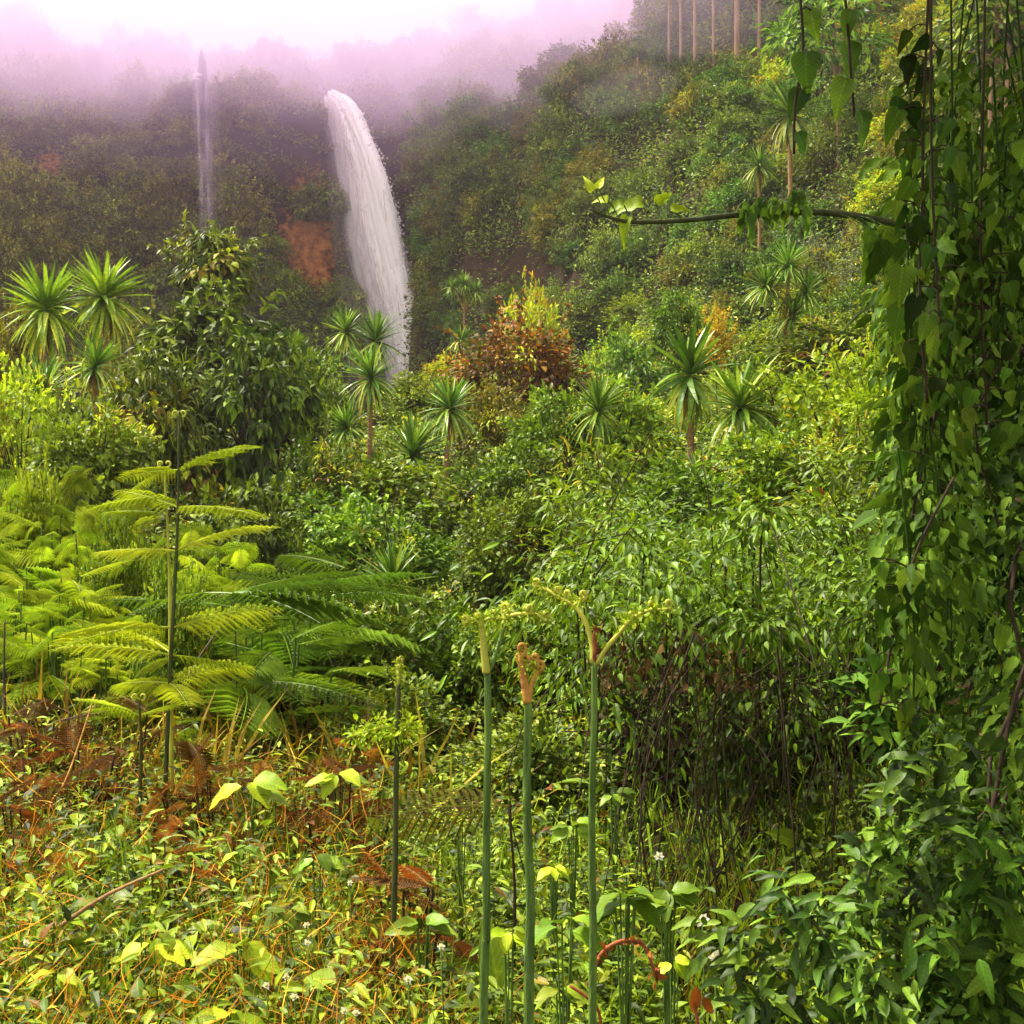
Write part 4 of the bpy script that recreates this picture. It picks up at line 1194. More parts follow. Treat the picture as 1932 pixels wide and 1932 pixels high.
fern_stem('fern_stem', 'green fern stem forking into two curled arms', 1.6,
          [(1121, 1250), (1120, 1450), (1118, 1700), (1116, 1932)], .0056, [
              dict(path=[(1118, 1252), (1116, 1212), (1103, 1170), (1082, 1142), (1055, 1128), (1030, 1112), (1008, 1106)], r=(.0042, .0022), mat='yellow_stem', curls=[(.6, .012, -1), (.72, .010, 1), (.98, .008, -1)], fuzz=110, f0=.55, fs=.014, sp=.016, dd=.05),
              dict(path=[(1084, 1144), (1096, 1130), (1100, 1136)], r=(.003, .002), mat='yellow_stem', curls=[(.8, .010, 1)], fuzz=30, f0=0, fs=.012, sp=.010),
              dict(path=[(1125, 1254), (1145, 1222), (1172, 1190), (1190, 1170), (1222, 1152), (1260, 1150)], r=(.0036, .002), mat='yellow_stem', curls=[(.62, .010, 1), (.85, .010, 1), (1, .012, 1)], fuzz=120, f0=.5, fs=.014, sp=.016, dd=-.03),
              dict(path=[(1120, 1250), (1123, 1222), (1122, 1200), (1124, 1192)], r=(.003, .003), mat='red_stem', cmat='red_stem', curls=[(1, .006, 1)], fuzz=0, name='fiddlehead')],
          group=FG)
fern_stem('fern_stem', 'brownish slender fern stem rising from the dry grass with pale buds', 3.3,
          [(752, 1290), (750, 1400), (745, 1600), (738, 1890)], .0085, [
              dict(path=[(752, 1296), (753, 1270), (756, 1252)], r=(.006, .004), mat='yellow_stem', curls=[(1, .02, 1), (.5, .02, -1), (.9, .022, -1)], fuzz=60, f0=.2, fs=.02, sp=.03),
              dict(path=[(748, 1400), (730, 1372), (700, 1378), (655, 1392)], r=(.005, .003), mat='yellow_stem', curls=[(.4, .02, -1), (.7, .018, 1)], fuzz=220, f0=.1, fs=.03, sp=.05),
              dict(path=[(749, 1398), (762, 1375), (778, 1362)], r=(.005, .003), mat='yellow_stem', fuzz=120, f0=.2, fs=.03, sp=.05)],
          stem_mat='dark_stem')


# ------------------------------------------------------------------ ground layer in front
def near_cover():
    def spots(n, u0, u1, d0, d1):
        d = d0 + (d1 - d0) * rng.random(n) ** 1.2
        u = rng.uniform(u0, u1, n)
        x = (u - 966) / 966 * HALF * d
        return np.stack([x, d, ground_h(x, d)], 1), d
    mb = MB()
    for (n, u0, u1, d0, d1, s0, s1) in ((2200, -250, 960, 2.2, 6.5, .1, .35), (2000, 960, 2000, 2.0, 5.0, .1, .3), (4000, -250, 900, 5.5, 11, .3, .8), (1800, -200, 1300, 1.9, 3.4, .08, .25)):
        P, d = spots(n, u0, u1, d0, d1)
        D = unit(rdirs(n, -.1) + np.array((0, 0, .6)))
        mb.leaves(T_GRASS, P, D, unit(rdirs(n) + (0, 0, .2)), rng.uniform(s0, s1, n), rng.random(n), rng.uniform(.6, 1.6, n))
    tag(mb.build('dry_grass', M['straw']), kind='stuff')
    mb = MB()
    for (n, u0, u1, d0, d1, s0, s1) in ((9000, -250, 960, 2.1, 6.5, .15, .42), (4000, 900, 2000, 2.0, 6.0, .12, .35)):
        P, d = spots(n, u0, u1, d0, d1)
        D = unit(rdirs(n, .0) + np.array((0, 0, 1.3)))
        mb.leaves(T_GRASS, P, D, unit(rdirs(n) + (0, 0, .2)), rng.uniform(s0, s1, n), rng.random(n), rng.uniform(.8, 2.2, n))
    tag(mb.build('green_grass', M['grassy']), kind='stuff')
    # fine rusty stalk tangle, in patches
    mb = MB()
    PC = [(130, 4.8, 260), (400, 4.8, 150), (620, 4.4, 130), (330, 2.6, 160), (760, 3.4, 150), (60, 3.4, 130), (120, 2.4, 140), (880, 2.3, 160), (640, 2.6, 160), (480, 3.2, 130)]
    for (uc, dc, ru) in PC:
        n = 1300
        d = np.clip(rng.normal(dc, dc * .13, n), 2, 8); u = rng.normal(uc, ru * .5, n)
        x = (u - 966) / 966 * HALF * d
        P = np.stack([x, d, ground_h(x, d)], 1) + rng.random(n)[:, None] * np.array((0, 0, .55))
        D = unit(rdirs(n, -.2) + np.array((0, 0, .35)))
        mb.leaves(T_GRASS, P, D, rdirs(n), np.exp(rng.normal(-3.0, .5, n)), rng.random(n), rng.uniform(.5, 1.2, n))
    tag(mb.build('rusty_stalks', M['rusty']), kind='stuff')
    # small weeds
    mb = MB()
    for (n, u0, u1, d0, d1, hh) in ((17000, -250, 980, 2.0, 7.5, .4), (2600, 900, 1500, 2.0, 3.4, .3), (1600, 900, 1180, 3.2, 5.5, .4), (3200, 1450, 2000, 2.2, 5, .35)):
        P, d = spots(n, u0, u1, d0, d1)
        for k in range(3):
            q = P + rng.normal(0, .05, (n, 3)) + np.array((0, 0, 1)) * (rng.random(n)[:, None] ** 1.3) * hh
            D = unit(rdirs(n, -.3) + np.array((0, -.2, .1)))
            mb.leaves(T_OVATE, q, D, unit(rdirs(n) * .8 + (0, -.2, 1)), np.exp(rng.normal(-3.65, .5, n)), rng.random(n), rng.uniform(.5, 1.1, n))
    # upright weeds: a stem with leaves up its length
    for (n, u0, u1, d0, d1) in ((1500, -250, 980, 2.2, 6.2), (260, 950, 1250, 2.3, 4.5)):
        P, d = spots(n, u0, u1, d0, d1)
        hh = rng.uniform(.22, .62, n); tip = P + np.stack([rng.normal(0, .07, n), rng.normal(0, .07, n), hh], 1)
        mb.leaves(T_GRASS, P, unit(tip - P), rdirs(n), hh, rng.random(n) * .6, .5)
        for k in range(11):
            f = .2 + .8 * (k + rng.random(n)) / 11
            q = P + (tip - P) * f[:, None]
            a = k * 2.4 + rng.uniform(-.5, .5, n)
            D = np.stack([np.cos(a), np.sin(a), rng.uniform(-.3, .6, n)], 1)
            mb.leaves(T_LANCE, q, D, rdirs(n) * .4 + (0, 0, 1), rng.uniform(.03, .09, n) * (1.25 - f * .6), rng.random(n), rng.uniform(.7, 1.4, n))
    tag(mb.build('low_weeds', M['herb']), kind='stuff')


near_cover()


def herb(u, v, d, nleaf, size_, mat, label, name='broad_leaved_plant', T=T_OVATEN, spread=1.0, dirs=None, stem='stem', cat='plant', up=(0, -.3, 1), group=None):
    """plant whose leaf tuft is centred in direction u, v; leaves on stalks from one foot"""
    size = size_ * .48
    nleaf += 1
    c = px(u, v, d); g = gh(c[0], c[1])
    g = min(g, c[2] - .02)
    t = thing(name, label, cat, (c[0], c[1], g), group)
    mat = mat
    H = c[2] - g
    for k in range(nleaf):
        ml = MB()
        a = (R(dirs[k]) if dirs else k * 2.4 + rng.uniform(-.4, .4))
        D = np.array((math.cos(a), -.25 + .5 * rng.random() - .3, math.sin(a) * .8 if dirs else rng.uniform(-.35, .25)))
        p1 = np.array((math.cos(a) * size * .25 * spread, rng.uniform(-.1, .1) * size, H + (k % 4 - 1.5) * size * .12 * spread))
        pts = smooth_path([(0, 0, 0), (p1[0] * .4, 0, p1[2] * .6), p1], 8)
        ml.tube(pts, np.linspace(.004, .0025, 8) * (size / .12) ** .5, 5, .4, 1, cap=False)
        ml.leaves(T, [p1], [D], [np.array(up) + rng.normal(0, .25, 3)], size * rng.uniform(.8, 1.15), rng.uniform(.35, .95), rng.uniform(.9, 1.15), 0, True)
        ml.build('leaf', [M[mat], M[stem]], t)
    return t


for a in (
    (290, 1775, 3.1, 5, .20, 'lime', 'broad heart-leaved plant beside the black hole in the grass'),
    (455, 1790, 3.0, 4, .22, 'lime', 'wide pale leaf plant right of the heart-leaved one'),
    (200, 1700, 3.4, 5, .18, 'mid', 'long-leaved weed lying over a pale stick'),
    (110, 1745, 3.2, 4, .17, 'lime', 'yellow green weed with a horizontal leaf near the picture corner'),
    (460, 1605, 3.9, 3, .16, 'green', 'round bright leaf standing alone in the dry grass'),
    (470, 1480, 4.4, 3, .26, 'lime', 'folded arching yellow leaf over the orange dead bracken'),
    (640, 1465, 4.3, 4, .2, 'lime', 'arching yellow leaf pair near the brown fern stem'),
    (545, 1720, 3.3, 5, .14, 'mid', 'narrow-leaved weed left of the white flowers'),
    (600, 1620, 3.6, 5, .15, 'green', 'green weed below the rusty straw'),
    (110, 1840, 2.8, 6, .13, 'lime', 'leafy clump at the lower corner of the dry grass'),
    (430, 1915, 2.6, 4, .15, 'lime', 'curled yellow leaf at the bottom edge of the grass'),
    (800, 1740, 3.1, 5, .16, 'green', 'blue green weed left of the first fern stem'),
    (1065, 1745, 2.7, 3, .18, 'green', 'single broad pale leaf between the two right fern stems'),
    (1080, 1560, 3.6, 6, .13, 'green', 'bright small-leaved plant beside the forked fern stem'),
    (1045, 1640, 3.4, 6, .10, 'lime', 'pale spiky sprig in front of the black shade'),
    (1180, 1700, 2.7, 7, .19, 'green', 'lush leaf fan right of the forked fern stem'),
    (1260, 1690, 2.9, 7, .16, 'green', 'leafy weed beneath the hanging dry vines'),
    (870, 1560, 3.8, 5, .12, 'mid', 'dark weed behind the first fern stem'),
    (1160, 1500, 3.9, 6, .12, 'green', 'drooping light leaves right of the forked fern stem'),
    (1270, 1815, 2.4, 3, .09, 'lime', 'pointed glossy leaf right of the red arched twig'),
    (1060, 1870, 2.3, 4, .10, 'mid', 'round dull leaf near the red creeping stems'),
    (960, 1760, 2.5, 6, .09, 'lime', 'yellow flowering weed between the first two fern stems'),
):
    herb(*a)


def flower(u, v, d, label, r=.012, group='small white flowers in the dry grass'):
    c = px(u, v, d); g = gh(c[0], c[1])
    t = thing('white_flower', label, 'flower', (c[0], c[1], g), group)
    ms = MB(); H = max(.02, c[2] - g)
    ms.tube(smooth_path([(0, 0, 0), (.01, 0, H * .5), (0, 0, H)], 6), .0018, 5); ms.build('stem', M['stem'], t)
    mp_ = MB()
    for k in range(6):
        a = k * math.pi / 3 + rng.uniform(-.2, .2)
        mp_.leaves(T_OVAL, [(0, 0, H)], [(math.cos(a), -.4, math.sin(a) + .1)], [(0, -1, .4)], r * rng.uniform(.9, 1.4), rng.random(), 1.1)
    mp_.build('petals', M['petal'], t)
    mc = MB(); mc.ball((0, -.004, H), .0035); mc.build('centre', M['yellow_stem'], t)


for a in ((578, 1745, 3.0), (580, 1778, 2.95), (660, 1665, 3.4), (832, 1785, 2.8), (503, 1858, 2.6), (556, 1880, 2.55), (650, 1906, 2.5), (672, 1910, 2.5), (50, 1778, 2.9), (770, 1846, 2.6), (540, 1842, 2.7)):
    flower(*a, 'tiny white flower on a thin stem in the dry grass', .0085)
for a in ((1325, 1735, 2.6, 'pale cream flower hanging beside the dark leafy shrub'), (1348, 1805, 2.45, 'larger cream flower low beside the dark leafy shrub'), (1243, 1615, 3.3, 'cream flower head under the dry vine curtain')):
    flower(*a, .014, 'cream flowers near the dark hollow')


def twig(name, label, pts, r0, r1, mat, cat='twig', leaves=None, group=None):
    P = smooth_path([px(*p) for p in pts], 26)
    o0 = P[0].copy()
    t = thing(name, label, cat, o0, group)
    mb = MB(); mb.tube(P - o0, np.linspace(r0, r1, 26), 7); mb.build('stem', M[mat], t)
    if leaves:
        ml = MB(); n, size, lm = leaves
        i = rng.integers(4, 26, n)
        ml.leaves(T_OVATE, P[i] - o0 + rdirs(n) * .006, rdirs(n) + np.array((0, 0, -.2)), rdirs(n) + (0, 0, .8), size * rng.uniform(.6, 1.2, n), rng.random(n))
        ml.build('leaves', M[lm], t)
    return t


twig('arched_twig', 'red brown twig arching over the leaves right of the forked fern stem', [(1110, 1860, 2.2), (1135, 1800, 2.2), (1175, 1775, 2.2), (1215, 1785, 2.2), (1240, 1850, 2.2)], .0045, .003, 'red_stem', leaves=(40, .018, 'rust'))
twig('creeping_stem', 'bent red creeping stem at the foot of the forked fern stem', [(1075, 1860, 2.1), (1105, 1880, 2.1), (1130, 1910, 2.1), (1135, 1990, 2.1)], .003, .003, 'red_stem')
twig('leaning_straw', 'long tan straw leaning across the dead bracken', [(-20, 1640, 4.2), (60, 1540, 4.3), (120, 1480, 4.4), (180, 1310, 4.6)], .006, .003, 'orange_stem')
twig('fallen_stick', 'pale fallen stick across the long-leaved weed', [(110, 1750, 3.1), (200, 1690, 3.15), (310, 1640, 3.2)], .007, .004, 'tan_bark')
twig('dead_stick', 'dark dead stick slanting behind the short dark-stemmed bracken', [(330, 1330, 5.2), (370, 1250, 5.3), (440, 1150, 5.4)], .008, .004, 'bark')
for a, b in ((((1170, 1160, 7.2), (1166, 1050, 7.3), (1160, 960, 7.5)), 'thin dark pole rising from the bush above the curled fern heads'),
             (((1225, 1130, 7.2), (1250, 1060, 7.3), (1290, 970, 7.4)), 'slanting dark twig leaning away from the thin pole'),
             (((10, 1380, 5.6), (8, 1260, 5.7), (9, 1170, 5.8)), 'dark upright stalk at the picture edge beside lime bracken'),
             (((1598, 1350, 4.2), (1600, 1290, 4.2), (1602, 1200, 4.3)), 'thin bare liana hanging at the hollow right edge')):
    twig('bare_stem', b, a, .008, .004, 'dry_stem')
t = twig('dead_leaf_stalk', 'orange red dead leaf standing at the bottom edge beside the dark shrub', [(1320, 1990, 2.15), (1316, 1930, 2.15), (1310, 1890, 2.15)], .004, .003, 'red_stem')
ml = MB(); o0 = np.array(t.location)
ml.leaves(T_OVATEN, [px(1314, 1860, 2.14) - o0, px(1326, 1880, 2.15) - o0], [(-.05, 0, -1), (.5, 0, -.9)], [(0, -1, .1), (.1, -1, 0)], [.06, .045], [.5, .3], .6, 0, True)
ml.build('dead_leaf', M['rust'], t)


# ------------------------------------------------------------------ dark hollow with hanging dry vines
def hollow():
    d0 = 4.9
    c = px(1400, 1270, d0)
    x0 = c[0]
    t = thing('dry_vine_thicket', 'dark thicket of bare hanging vines under overhanging leaves', 'thicket', (x0, d0, gh(x0, d0)))
    o0 = np.array(t.location)
    mb = MB()
    for k in range(95):
        u = rng.uniform(1150, 1640); dd = d0 + rng.uniform(-1.3, 1.3)
        top = px(u + rng.normal(0, 40), rng.uniform(1150, 1300), dd)
        bx = px(u + rng.normal(0, 60), 0, dd + rng.normal(0, .1))
        bot = np.array((bx[0], bx[1], gh(bx[0], bx[1]) + rng.uniform(0, .25)))
        m_ = (top + bot) / 2 + rng.normal(0, .13, 3)
        mb.tube(smooth_path([bot - o0, m_ - o0, top - o0], 9), rng.uniform(.0012, .004), 5, cap=False)
    for k in range(90):
        u = rng.uniform(1120, 1630); v = rng.uniform(1190, 1400); dd = d0 + rng.uniform(-.8, .6)
        a = px(u, v, dd); b = px(u + rng.normal(0, 110), v + rng.uniform(-40, 90), dd + rng.normal(0, .2))
        mb.tube(smooth_path([a - o0, (a + b) / 2 - o0 + (0, 0, rng.uniform(-.12, .05)), b - o0], 8), rng.uniform(.0012, .0035), 5, cap=False)
    mb.build('hanging_vines', M['dry_stem'], t)
    # sparse small leaves on the vines, tones lowered to paint the hollow's shade
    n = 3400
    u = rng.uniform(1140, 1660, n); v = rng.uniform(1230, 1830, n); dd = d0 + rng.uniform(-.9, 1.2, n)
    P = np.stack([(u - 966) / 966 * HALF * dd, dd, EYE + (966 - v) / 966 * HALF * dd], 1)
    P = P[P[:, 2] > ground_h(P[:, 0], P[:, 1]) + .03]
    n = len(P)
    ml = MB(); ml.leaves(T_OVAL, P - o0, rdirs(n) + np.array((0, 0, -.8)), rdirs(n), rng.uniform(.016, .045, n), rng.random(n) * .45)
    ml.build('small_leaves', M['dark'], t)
    # dry brown leaf litter caught in the roof of the thicket
    n = 800
    u = rng.uniform(1120, 1420, n); v = rng.uniform(1165, 1300, n); dd = d0 + rng.uniform(-.7, 1.0, n)
    P = np.stack([(u - 966) / 966 * HALF * dd, dd, EYE + (966 - v) / 966 * HALF * dd], 1)
    mr = MB(); mr.leaves(T_OVATE, P - o0, rdirs(n) + np.array((0, 0, -.9)), rdirs(n), rng.uniform(.025, .065, n), rng.random(n))
    mr.build('dry_leaves', M['brown'], t)
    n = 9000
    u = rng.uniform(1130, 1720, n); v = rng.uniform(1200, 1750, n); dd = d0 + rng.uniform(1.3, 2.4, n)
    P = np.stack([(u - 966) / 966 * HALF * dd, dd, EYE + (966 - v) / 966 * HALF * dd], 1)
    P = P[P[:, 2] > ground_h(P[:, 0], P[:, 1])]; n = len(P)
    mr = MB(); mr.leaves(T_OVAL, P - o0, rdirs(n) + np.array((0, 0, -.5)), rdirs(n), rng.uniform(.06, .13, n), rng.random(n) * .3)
    mr.build('shade_leaves', M['brown'], t)  # dark leaf mass added at the back, its low tones painting the hollow's shade
    # leafy roof
    n = 22000
    C = np.array([px(rng.uniform(1060, 1700), (rng.normal(1130, 85) if _ % 12 else rng.uniform(1230, 1400)), d0 + rng.uniform(-.9, 3.6)) for _ in range(150)])
    idx = rng.integers(0, 150, n); D = rdirs(n)
    mr = MB()
    for T__, a_, b_, s0, s1 in ((T_OVATE, 0, .45, .016, .05), (T_LANCE, .45, 1, .03, .075)):
        q = slice(int(n * a_), int(n * b_)); m_ = q.stop - q.start
        mr.leaves(T__, C[idx[q]] + D[q] * (rng.uniform(.04, .36, m_) * (.5 + idx[q] % 7 / 6))[:, None] * np.array((1.1, 1.1, .75)) - o0, D[q] + np.array((0, -.3, -.6)), rdirs(m_) * .8 + (0, 0, 1), rng.uniform(s0, s1, m_), np.clip(rng.random(m_) ** 1.3 * .6 + (idx[q] % 5) * .06, 0, 1), rng.uniform(.6, 1.2, m_))
    for k in range(70):
        c = C[k]
        e = c + rng.normal(0, .25, 3) + (0, -.1, .18)
        mr.tube(smooth_path([c - o0 + (0, .1, -.35), c - o0, e - o0], 6), np.linspace(.005, .0015, 6), 4, .5, 1, cap=False)
    mr.build('leafy_roof', [M['mixed'], M['dry_stem']], t)


hollow()


# ------------------------------------------------------------------ vine tree at the right edge, with overhead limb and an added unseen shade crown
def vine_tree():
    base = np.array((2.05, 3.9, gh(2.05, 3.9)))
    t = thing('vine_covered_tree', 'dark tree smothered in creeper along the picture edge', 'tree', base)
    mb = MB()
    P = smooth_path([base - base, np.array((-.05, -.1, 1.2)), np.array((-.1, -.3, 2.4)), np.array((-.05, -.4, 3.6)), np.array((.2, -.3, 4.6))], 20)
    mb.tube(P, np.linspace(.20, .13, 20), 12)
    mb.build('trunk', M['bark'], t)
    ml = MB()
    limb = smooth_path([P[11], np.array((-.6, -1.0, 2.78)) , np.array((-1.2, -1.35, 2.92)), np.array((-1.8, -1.3, 3.05))], 18)
    ml.tube(limb, np.linspace(.07, .02, 18), 9); ml.build('limb', M['bark'], t)
    mr = MB(); n = 15000
    C = []
    for _ in range(140):
        cy = rng.uniform(-1.0, 6.2)
        C.append((rng.uniform(-.1, 3.4) + .12 * max(cy - 3, 0), cy, EYE + .45 * max(cy, 0) + rng.uniform(.95, 2.3) + (.9 if cy < 1.5 else 0)))
    C = np.array(C) - base
    idx = rng.integers(0, 140, n); D = rdirs(n)
    mr.leaves(T_OVATE, C[idx] + D * rng.uniform(.1, .45, n)[:, None], D + np.array((0, 0, -.5)), rdirs(n) * .5 + (0, 0, 1), rng.uniform(.12, .24, n), rng.random(n))
    for c in C:
        mr.tube(smooth_path([P[16], (P[16] + c) / 2 + (0, 0, .2), c], 5), np.linspace(.03, .006, 5), 5, .5, 1, cap=False)
    mr.build('crown', [M['vine'], M['bark']], t)  # crown out of view, spread overhead to cast shade on vines and hollow
    # creeper leaves over the trunk side: a deep mass with dark gaps
    mc = MB(); n = 10500
    nc = 130
    cu = 1760 + 400 * rng.random(nc) ** .8; cv = rng.uniform(470, 2050, nc)
    cu += np.where(cv < 900, 60, 0) - np.clip(cv - 1000, 0, 700) * .03
    cd = rng.uniform(2.6, 4.6, nc)
    C = np.stack([(cu - 966) / 966 * HALF * cd, cd, EYE + (966 - cv) / 966 * HALF * cd], 1) - base
    idx = rng.integers(0, nc, n); D = rdirs(n)
    h1 = rng.random(n) < .45
    for T__, q in ((T_HEARTN, h1), (T_OVATEN, ~h1)):
        nn = int(q.sum())
        mc.leaves(T__, C[idx[q]] + D[q] * (rng.uniform(.02, .24, nn) * rng.uniform(.5, 1.4, nn))[:, None], D[q] * .8 + np.array((-.3, -.3, -.8)), rdirs(nn) * .8 + np.array((-.4, -.5, .5)), np.exp(rng.normal(-3.3, .38, nn)), rng.random(nn) ** 1.5, rng.uniform(.55, .95, nn), 0, True)
    ne = 4200; ke = 64
    eu = np.concatenate([1705 + 90 * rng.random(45), rng.uniform(1760, 1990, 19)]); ev = np.concatenate([rng.uniform(400, 1150, 45), rng.uniform(150, 560, 19)]); ed = rng.uniform(2.5, 3.6, ke)
    C3 = np.stack([(eu - 966) / 966 * HALF * ed, ed, EYE + (966 - ev) / 966 * HALF * ed], 1) - base
    i3 = rng.integers(0, ke, ne); D = rdirs(ne)
    mc.leaves(T_OVATEN, C3[i3] + D * (np.array((.09, .09, .2)) * rng.uniform(.3, 1.2, ne)[:, None]), D * .7 + np.array((-.2, -.2, -.9)), rdirs(ne) * .8 + np.array((-.4, -.5, .5)), np.exp(rng.normal(-3.3, .35, ne)), .2 + .8 * rng.random(ne), rng.uniform(.5, .85, ne), 0, True)
    for c in C3:
        mc.tube(smooth_path([c + (0, 0, -.25), c, c + (rng.normal(0, .04), 0, .35)], 6), .0025, 4, .2, 0, cap=False)
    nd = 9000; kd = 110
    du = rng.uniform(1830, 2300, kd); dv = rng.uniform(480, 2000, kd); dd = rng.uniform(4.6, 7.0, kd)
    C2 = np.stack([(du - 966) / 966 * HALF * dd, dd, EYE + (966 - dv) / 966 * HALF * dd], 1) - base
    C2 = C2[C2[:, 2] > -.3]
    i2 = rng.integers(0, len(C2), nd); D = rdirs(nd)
    mc.leaves(T_OVATE, C2[i2] + D * rng.uniform(.05, .5, nd)[:, None], D + np.array((0, 0, -.6)), rdirs(nd) * .5 + (0, 0, 1), rng.uniform(.08, .17, nd), rng.random(nd) * .5)  # deeper leaves held to dark tones, painting the shadowed interior
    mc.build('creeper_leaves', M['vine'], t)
    ms = MB()
    for k in range(46):
        i = int(rng.integers(0, nc)); a = C[i]
        ms.tube(smooth_path([a, a + np.array((rng.normal(0, .1), rng.normal(0, .1), .4)), np.array((P[10][0] + rng.normal(0, .15), P[10][1] + rng.normal(0, .15), min(3.2, a[2] + .9)))], 9), rng.uniform(.003, .008), 5, cap=False)
    ms.build('creeper_stems', M['dry_stem'], t)
    return base + limb[10], base


LIMB, VT = vine_tree()


def hanging_vine(name, label, pts, leaves, mat='vine', r=.003, smat='dry_stem'):
    """vine hung along pts (u, v, d); leaves: (u, v, length px, tilt deg, width) each a big hanging leaf"""
    P = smooth_path([px(*p) for p in pts], 30)
    o0 = P[0].copy()
    t = thing(name, label, 'vine', o0)
    ms = MB(); ms.tube(P - o0, r, 6); ms.build('stem', M[smat], t)
    for k, (u, v, ln, tilt, wd) in enumerate(leaves):
        dd = pts[0][2] + rng.uniform(-.06, .06)
        L_ = ln * mpp(dd)
        base = px(u, v, dd) - o0
        j = int(np.argmin(np.linalg.norm(P - o0 - base, axis=1)))
        ml = MB()
        ml.tube(smooth_path([P[j] - o0, (P[j] - o0 + base) / 2 + (0, 0, .008), base], 5), .0016, 5, .5, 1, cap=False)
        a = R(tilt)
        ml.leaves(T_HEARTN, [base], [(math.sin(a), rng.uniform(-.2, .2), -math.cos(a))], [(rng.uniform(-.5, .5), -1, .25)], L_, rng.random(), wd, 0, True)
        ml.build('leaf', [M[mat], M[smat]], t)
    return t


def auto_leaves(u, v0, v1, n, sp, l0, l1):
    out_ = []
    n = int(n * 1.7); l0, l1 = l0 * .36, l1 * .6
    for k in range(n):
        v = v0 + (v1 - v0) * (k + .5) / n
        out_.append((u + rng.uniform(-sp, sp), v + rng.uniform(-12, 12), rng.uniform(l0, l1), rng.uniform(-25, 25), rng.uniform(.75, 1.1)))
    return out_


hv = leaf_mat('hanging_leaf', [(.03, .075, .012), (.05, .12, .014), (.08, .17, .018), (.12, .22, .02)], .5, .45, .2)
M['hang'] = hv
hanging_vine('hanging_vine', 'vine with big backlit leaves hanging above the long branch', [(1505, -60, 2.45), (1515, 90, 2.45), (1500, 200, 2.45), (1498, 290, 2.45)],
             [(1520, 100, 75, 5, 1.1), (1512, 170, 60, -20, 1.0), (1505, 250, 50, 25, .9), (1530, 20, 60, 10, .9)], 'hang')
hanging_vine('hanging_vine', 'vine with folded pale leaves next to the tan slope trunk', [(1590, -60, 2.5), (1600, 60, 2.5), (1606, 150, 2.5), (1612, 220, 2.5)],
             [(1600, 80, 80, 10, .8), (1596, 150, 75, -18, .9), (1622, 210, 70, 15, .9), (1605, 20, 60, -8, .8)], 'hang')
hanging_vine('hanging_vine', 'long vine of overlapping dark leaves nearest the creeper tree', [(1755, -80, 2.4), (1745, 150, 2.4), (1740, 380, 2.4), (1735, 560, 2.4), (1750, 760, 2.4)],
             auto_leaves(1735, 60, 760, 26, 42, 70, 125) + [(1755, 75, 40, -60, 1.1)], 'vine')
hanging_vine('hanging_vine', 'dark bare vine stem hanging nearly straight with sparse leaves', [(1757, -60, 2.3), (1757, 250, 2.3), (1765, 480, 2.3), (1775, 640, 2.3)],
             auto_leaves(1790, 200, 640, 12, 45, 60, 110), 'hang', .0026, 'dry_stem')
hanging_vine('hanging_vine', 'leafy vine curtain at the very edge of the picture', [(1860, -80, 2.6), (1855, 200, 2.6), (1850, 500, 2.6), (1862, 800, 2.6)],
             auto_leaves(1858, 330, 820, 26, 60, 60, 105), 'vine')
hanging_vine('hanging_vine', 'vine trailing low with round leaves below the sunlit thicket', [(1820, 500, 2.6), (1770, 760, 2.6), (1720, 980, 2.6), (1700, 1180, 2.6)],
             auto_leaves(1745, 640, 1190, 22, 55, 60, 110), 'vine')
hanging_vine('hanging_vine', 'drooping vine with wide leaves against the dark hollow', [(1800, 900, 2.5), (1730, 1040, 2.5), (1690, 1180, 2.5), (1660, 1330, 2.5)],
             auto_leaves(1700, 1050, 1360, 18, 50, 70, 120), 'vine')


def long_branch():
    pts = [(1985, 520, 2.95), (1830, 458, 2.75), (1700, 424, 2.6), (1560, 401, 2.5), (1400, 405, 2.42), (1300, 415, 2.38), (1200, 419, 2.34), (1150, 410, 2.32), (1112, 394, 2.3)]
    P = smooth_path([px(*p) for p in pts], 40)
    o0 = P[0].copy()
    t = thing('long_branch', 'long thin branch reaching out level from the creeper tree with lime tip leaves', 'branch', o0)
    mb = MB(); mb.tube(P - o0, np.linspace(.011, .0022, 40), 8); mb.build('stem', M['dark_stem'], t)
    def lf(u, v, ln, tilt, wd, mat, side=1):
        c = px(u, v, 2.4) - o0
        j = int(np.argmin(np.linalg.norm(P - o0 - c, axis=1)))
        c[1] = (P[j] - o0)[1] - .01
        ml = MB()
        ml.tube(smooth_path([P[j] - o0, (P[j] - o0 + c) / 2 + (0, 0, .006), c], 5), .0015, 5, .5, 1, cap=False)
        a = R(tilt)
        ml.leaves(T_HEARTN, [c], [(math.sin(a), rng.uniform(-.2, .2), -math.cos(a))], [(rng.uniform(-.6, .6), -1, .5)], ln * mpp(2.4), rng.uniform(.3, 1), wd, 0, True)
        ml.build('leaf', [M[mat], M['stem']], t)
    for a in ((1205, 398, 60, -80, .8), (1168, 402, 36, -70, .9), (1140, 398, 30, -100, .9), (1112, 384, 34, -150, .7), (1122, 378, 32, 160, .7), (1232, 396, 46, 130, .7), (1262, 404, 40, 100, .8), (1178, 425, 58, -15, .6)):
        lf(*a, 'lime')
    for k in range(11):
        lf(1440 + rng.uniform(-38, 38), 360 + 60 * rng.random(), rng.uniform(35, 70), rng.uniform(-25, 25), .55, 'hang')
    for k in range(7):
        lf(1520 + rng.uniform(-25, 25), 345 + 40 * rng.random(), rng.uniform(35, 62), rng.uniform(-25, 25), .6, 'hang')
    for k in range(7):
        lf(1705 + rng.uniform(-40, 50), 400 + 30 * rng.random(), rng.uniform(55, 100), rng.uniform(-15, 15), .8, 'vine')


long_branch()


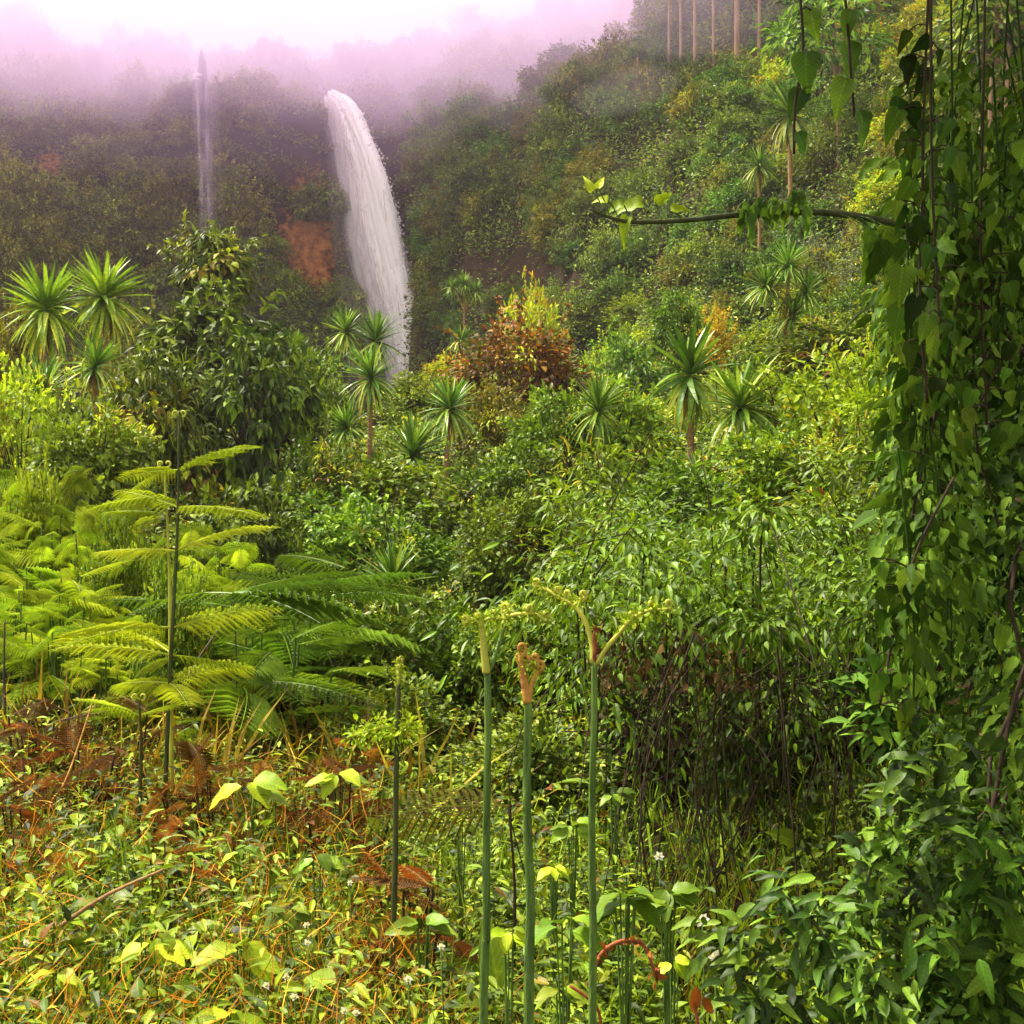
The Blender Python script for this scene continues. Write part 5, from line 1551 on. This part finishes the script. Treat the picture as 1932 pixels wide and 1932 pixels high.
# leafy shrub low at the right, one plant per leafy cane
def cane(pts, n, size, mat, label):
    n = int(n * 1.5); size = size * .76; mat = 'cane' if mat in ('green', 'mid') else mat
    P = smooth_path([px(*p) for p in pts], 30)
    g = gh(P[0][0], P[0][1])
    P = np.concatenate([[np.array((P[0][0] + .03, P[0][1] + .05, min(g, P[0][2] - .05)))], P])
    o0 = P[0].copy()
    t = thing('leafy_shrub', label, 'shrub', o0, 'pointed-leaved shrubs beside the vine curtain')
    mb = MB(); mb.tube(P - o0, np.linspace(.006, .002, len(P)), 6); mb.build('stem', M['dark_stem'], t)
    ml = MB()
    i = rng.integers(3, len(P), n)
    T_ = unit(np.gradient(P, axis=0))[i]
    D = unit(T_ * .5 + rdirs(n) * .8 + np.array((-.3, -.25, -.35)))
    ml.leaves(T_LANCEN, P[i] - o0 + rdirs(n) * .09 * rng.random(n)[:, None], D, rdirs(n) * .55 + np.array((-.2, -.35, 1)), size * rng.uniform(.45, 1.2, n), rng.random(n), rng.uniform(.7, 1.05, n), 0, True)
    ml.build('foliage', M[mat], t)


for a in (
    ([(1700, 1990, 2.5), (1690, 1700, 2.5), (1700, 1500, 2.5), (1720, 1420, 2.5)], 120, .09, 'green', 'tallest pointed-leaved cane, bright at the top beside the hollow'),
    ([(1720, 1990, 2.4), (1740, 1750, 2.4), (1770, 1560, 2.4), (1800, 1470, 2.4)], 100, .09, 'green', 'bright-tipped cane leaning toward the creeper tree'),
    ([(1640, 1990, 2.4), (1620, 1800, 2.4), (1640, 1650, 2.4), (1680, 1560, 2.4)], 110, .085, 'mid', 'bushy cane in front of the tallest one'),
    ([(1620, 1990, 2.3), (1580, 1830, 2.3), (1530, 1730, 2.3), (1480, 1690, 2.3)], 110, .08, 'green', 'cane arching over toward the dark hollow'),
    ([(1560, 1990, 2.3), (1500, 1880, 2.3), (1420, 1790, 2.3), (1360, 1760, 2.3)], 90, .085, 'green', 'low cane stretching out toward the cream flowers'),
    ([(1500, 2020, 2.2), (1460, 1930, 2.2), (1400, 1870, 2.2)], 80, .085, 'green', 'lowest cane with large leaves at the bottom edge'),
    ([(1800, 1990, 2.5), (1820, 1800, 2.5), (1850, 1680, 2.5), (1890, 1600, 2.5)], 90, .10, 'vine', 'dim cane with long leaves in the shade of the creeper tree'),
    ([(1760, 2020, 2.3), (1780, 1900, 2.3), (1760, 1800, 2.3)], 80, .10, 'vine', 'shaded large-leaved cane at the bottom edge'),
    ([(1860, 2020, 2.4), (1880, 1900, 2.4), (1900, 1780, 2.4)], 80, .11, 'vine', 'darkest cane in the bottom corner'),
    ([(1640, 2020, 2.2), (1660, 1930, 2.2), (1640, 1840, 2.2)], 80, .09, 'mid', 'middle cane filling the bottom edge between the others'),
    ([(1690, 1420, 2.7), (1660, 1330, 2.7), (1640, 1260, 2.7)], 60, .09, 'vine', 'upper shaded spray hanging over the hollow edge'),
):
    cane(*a)
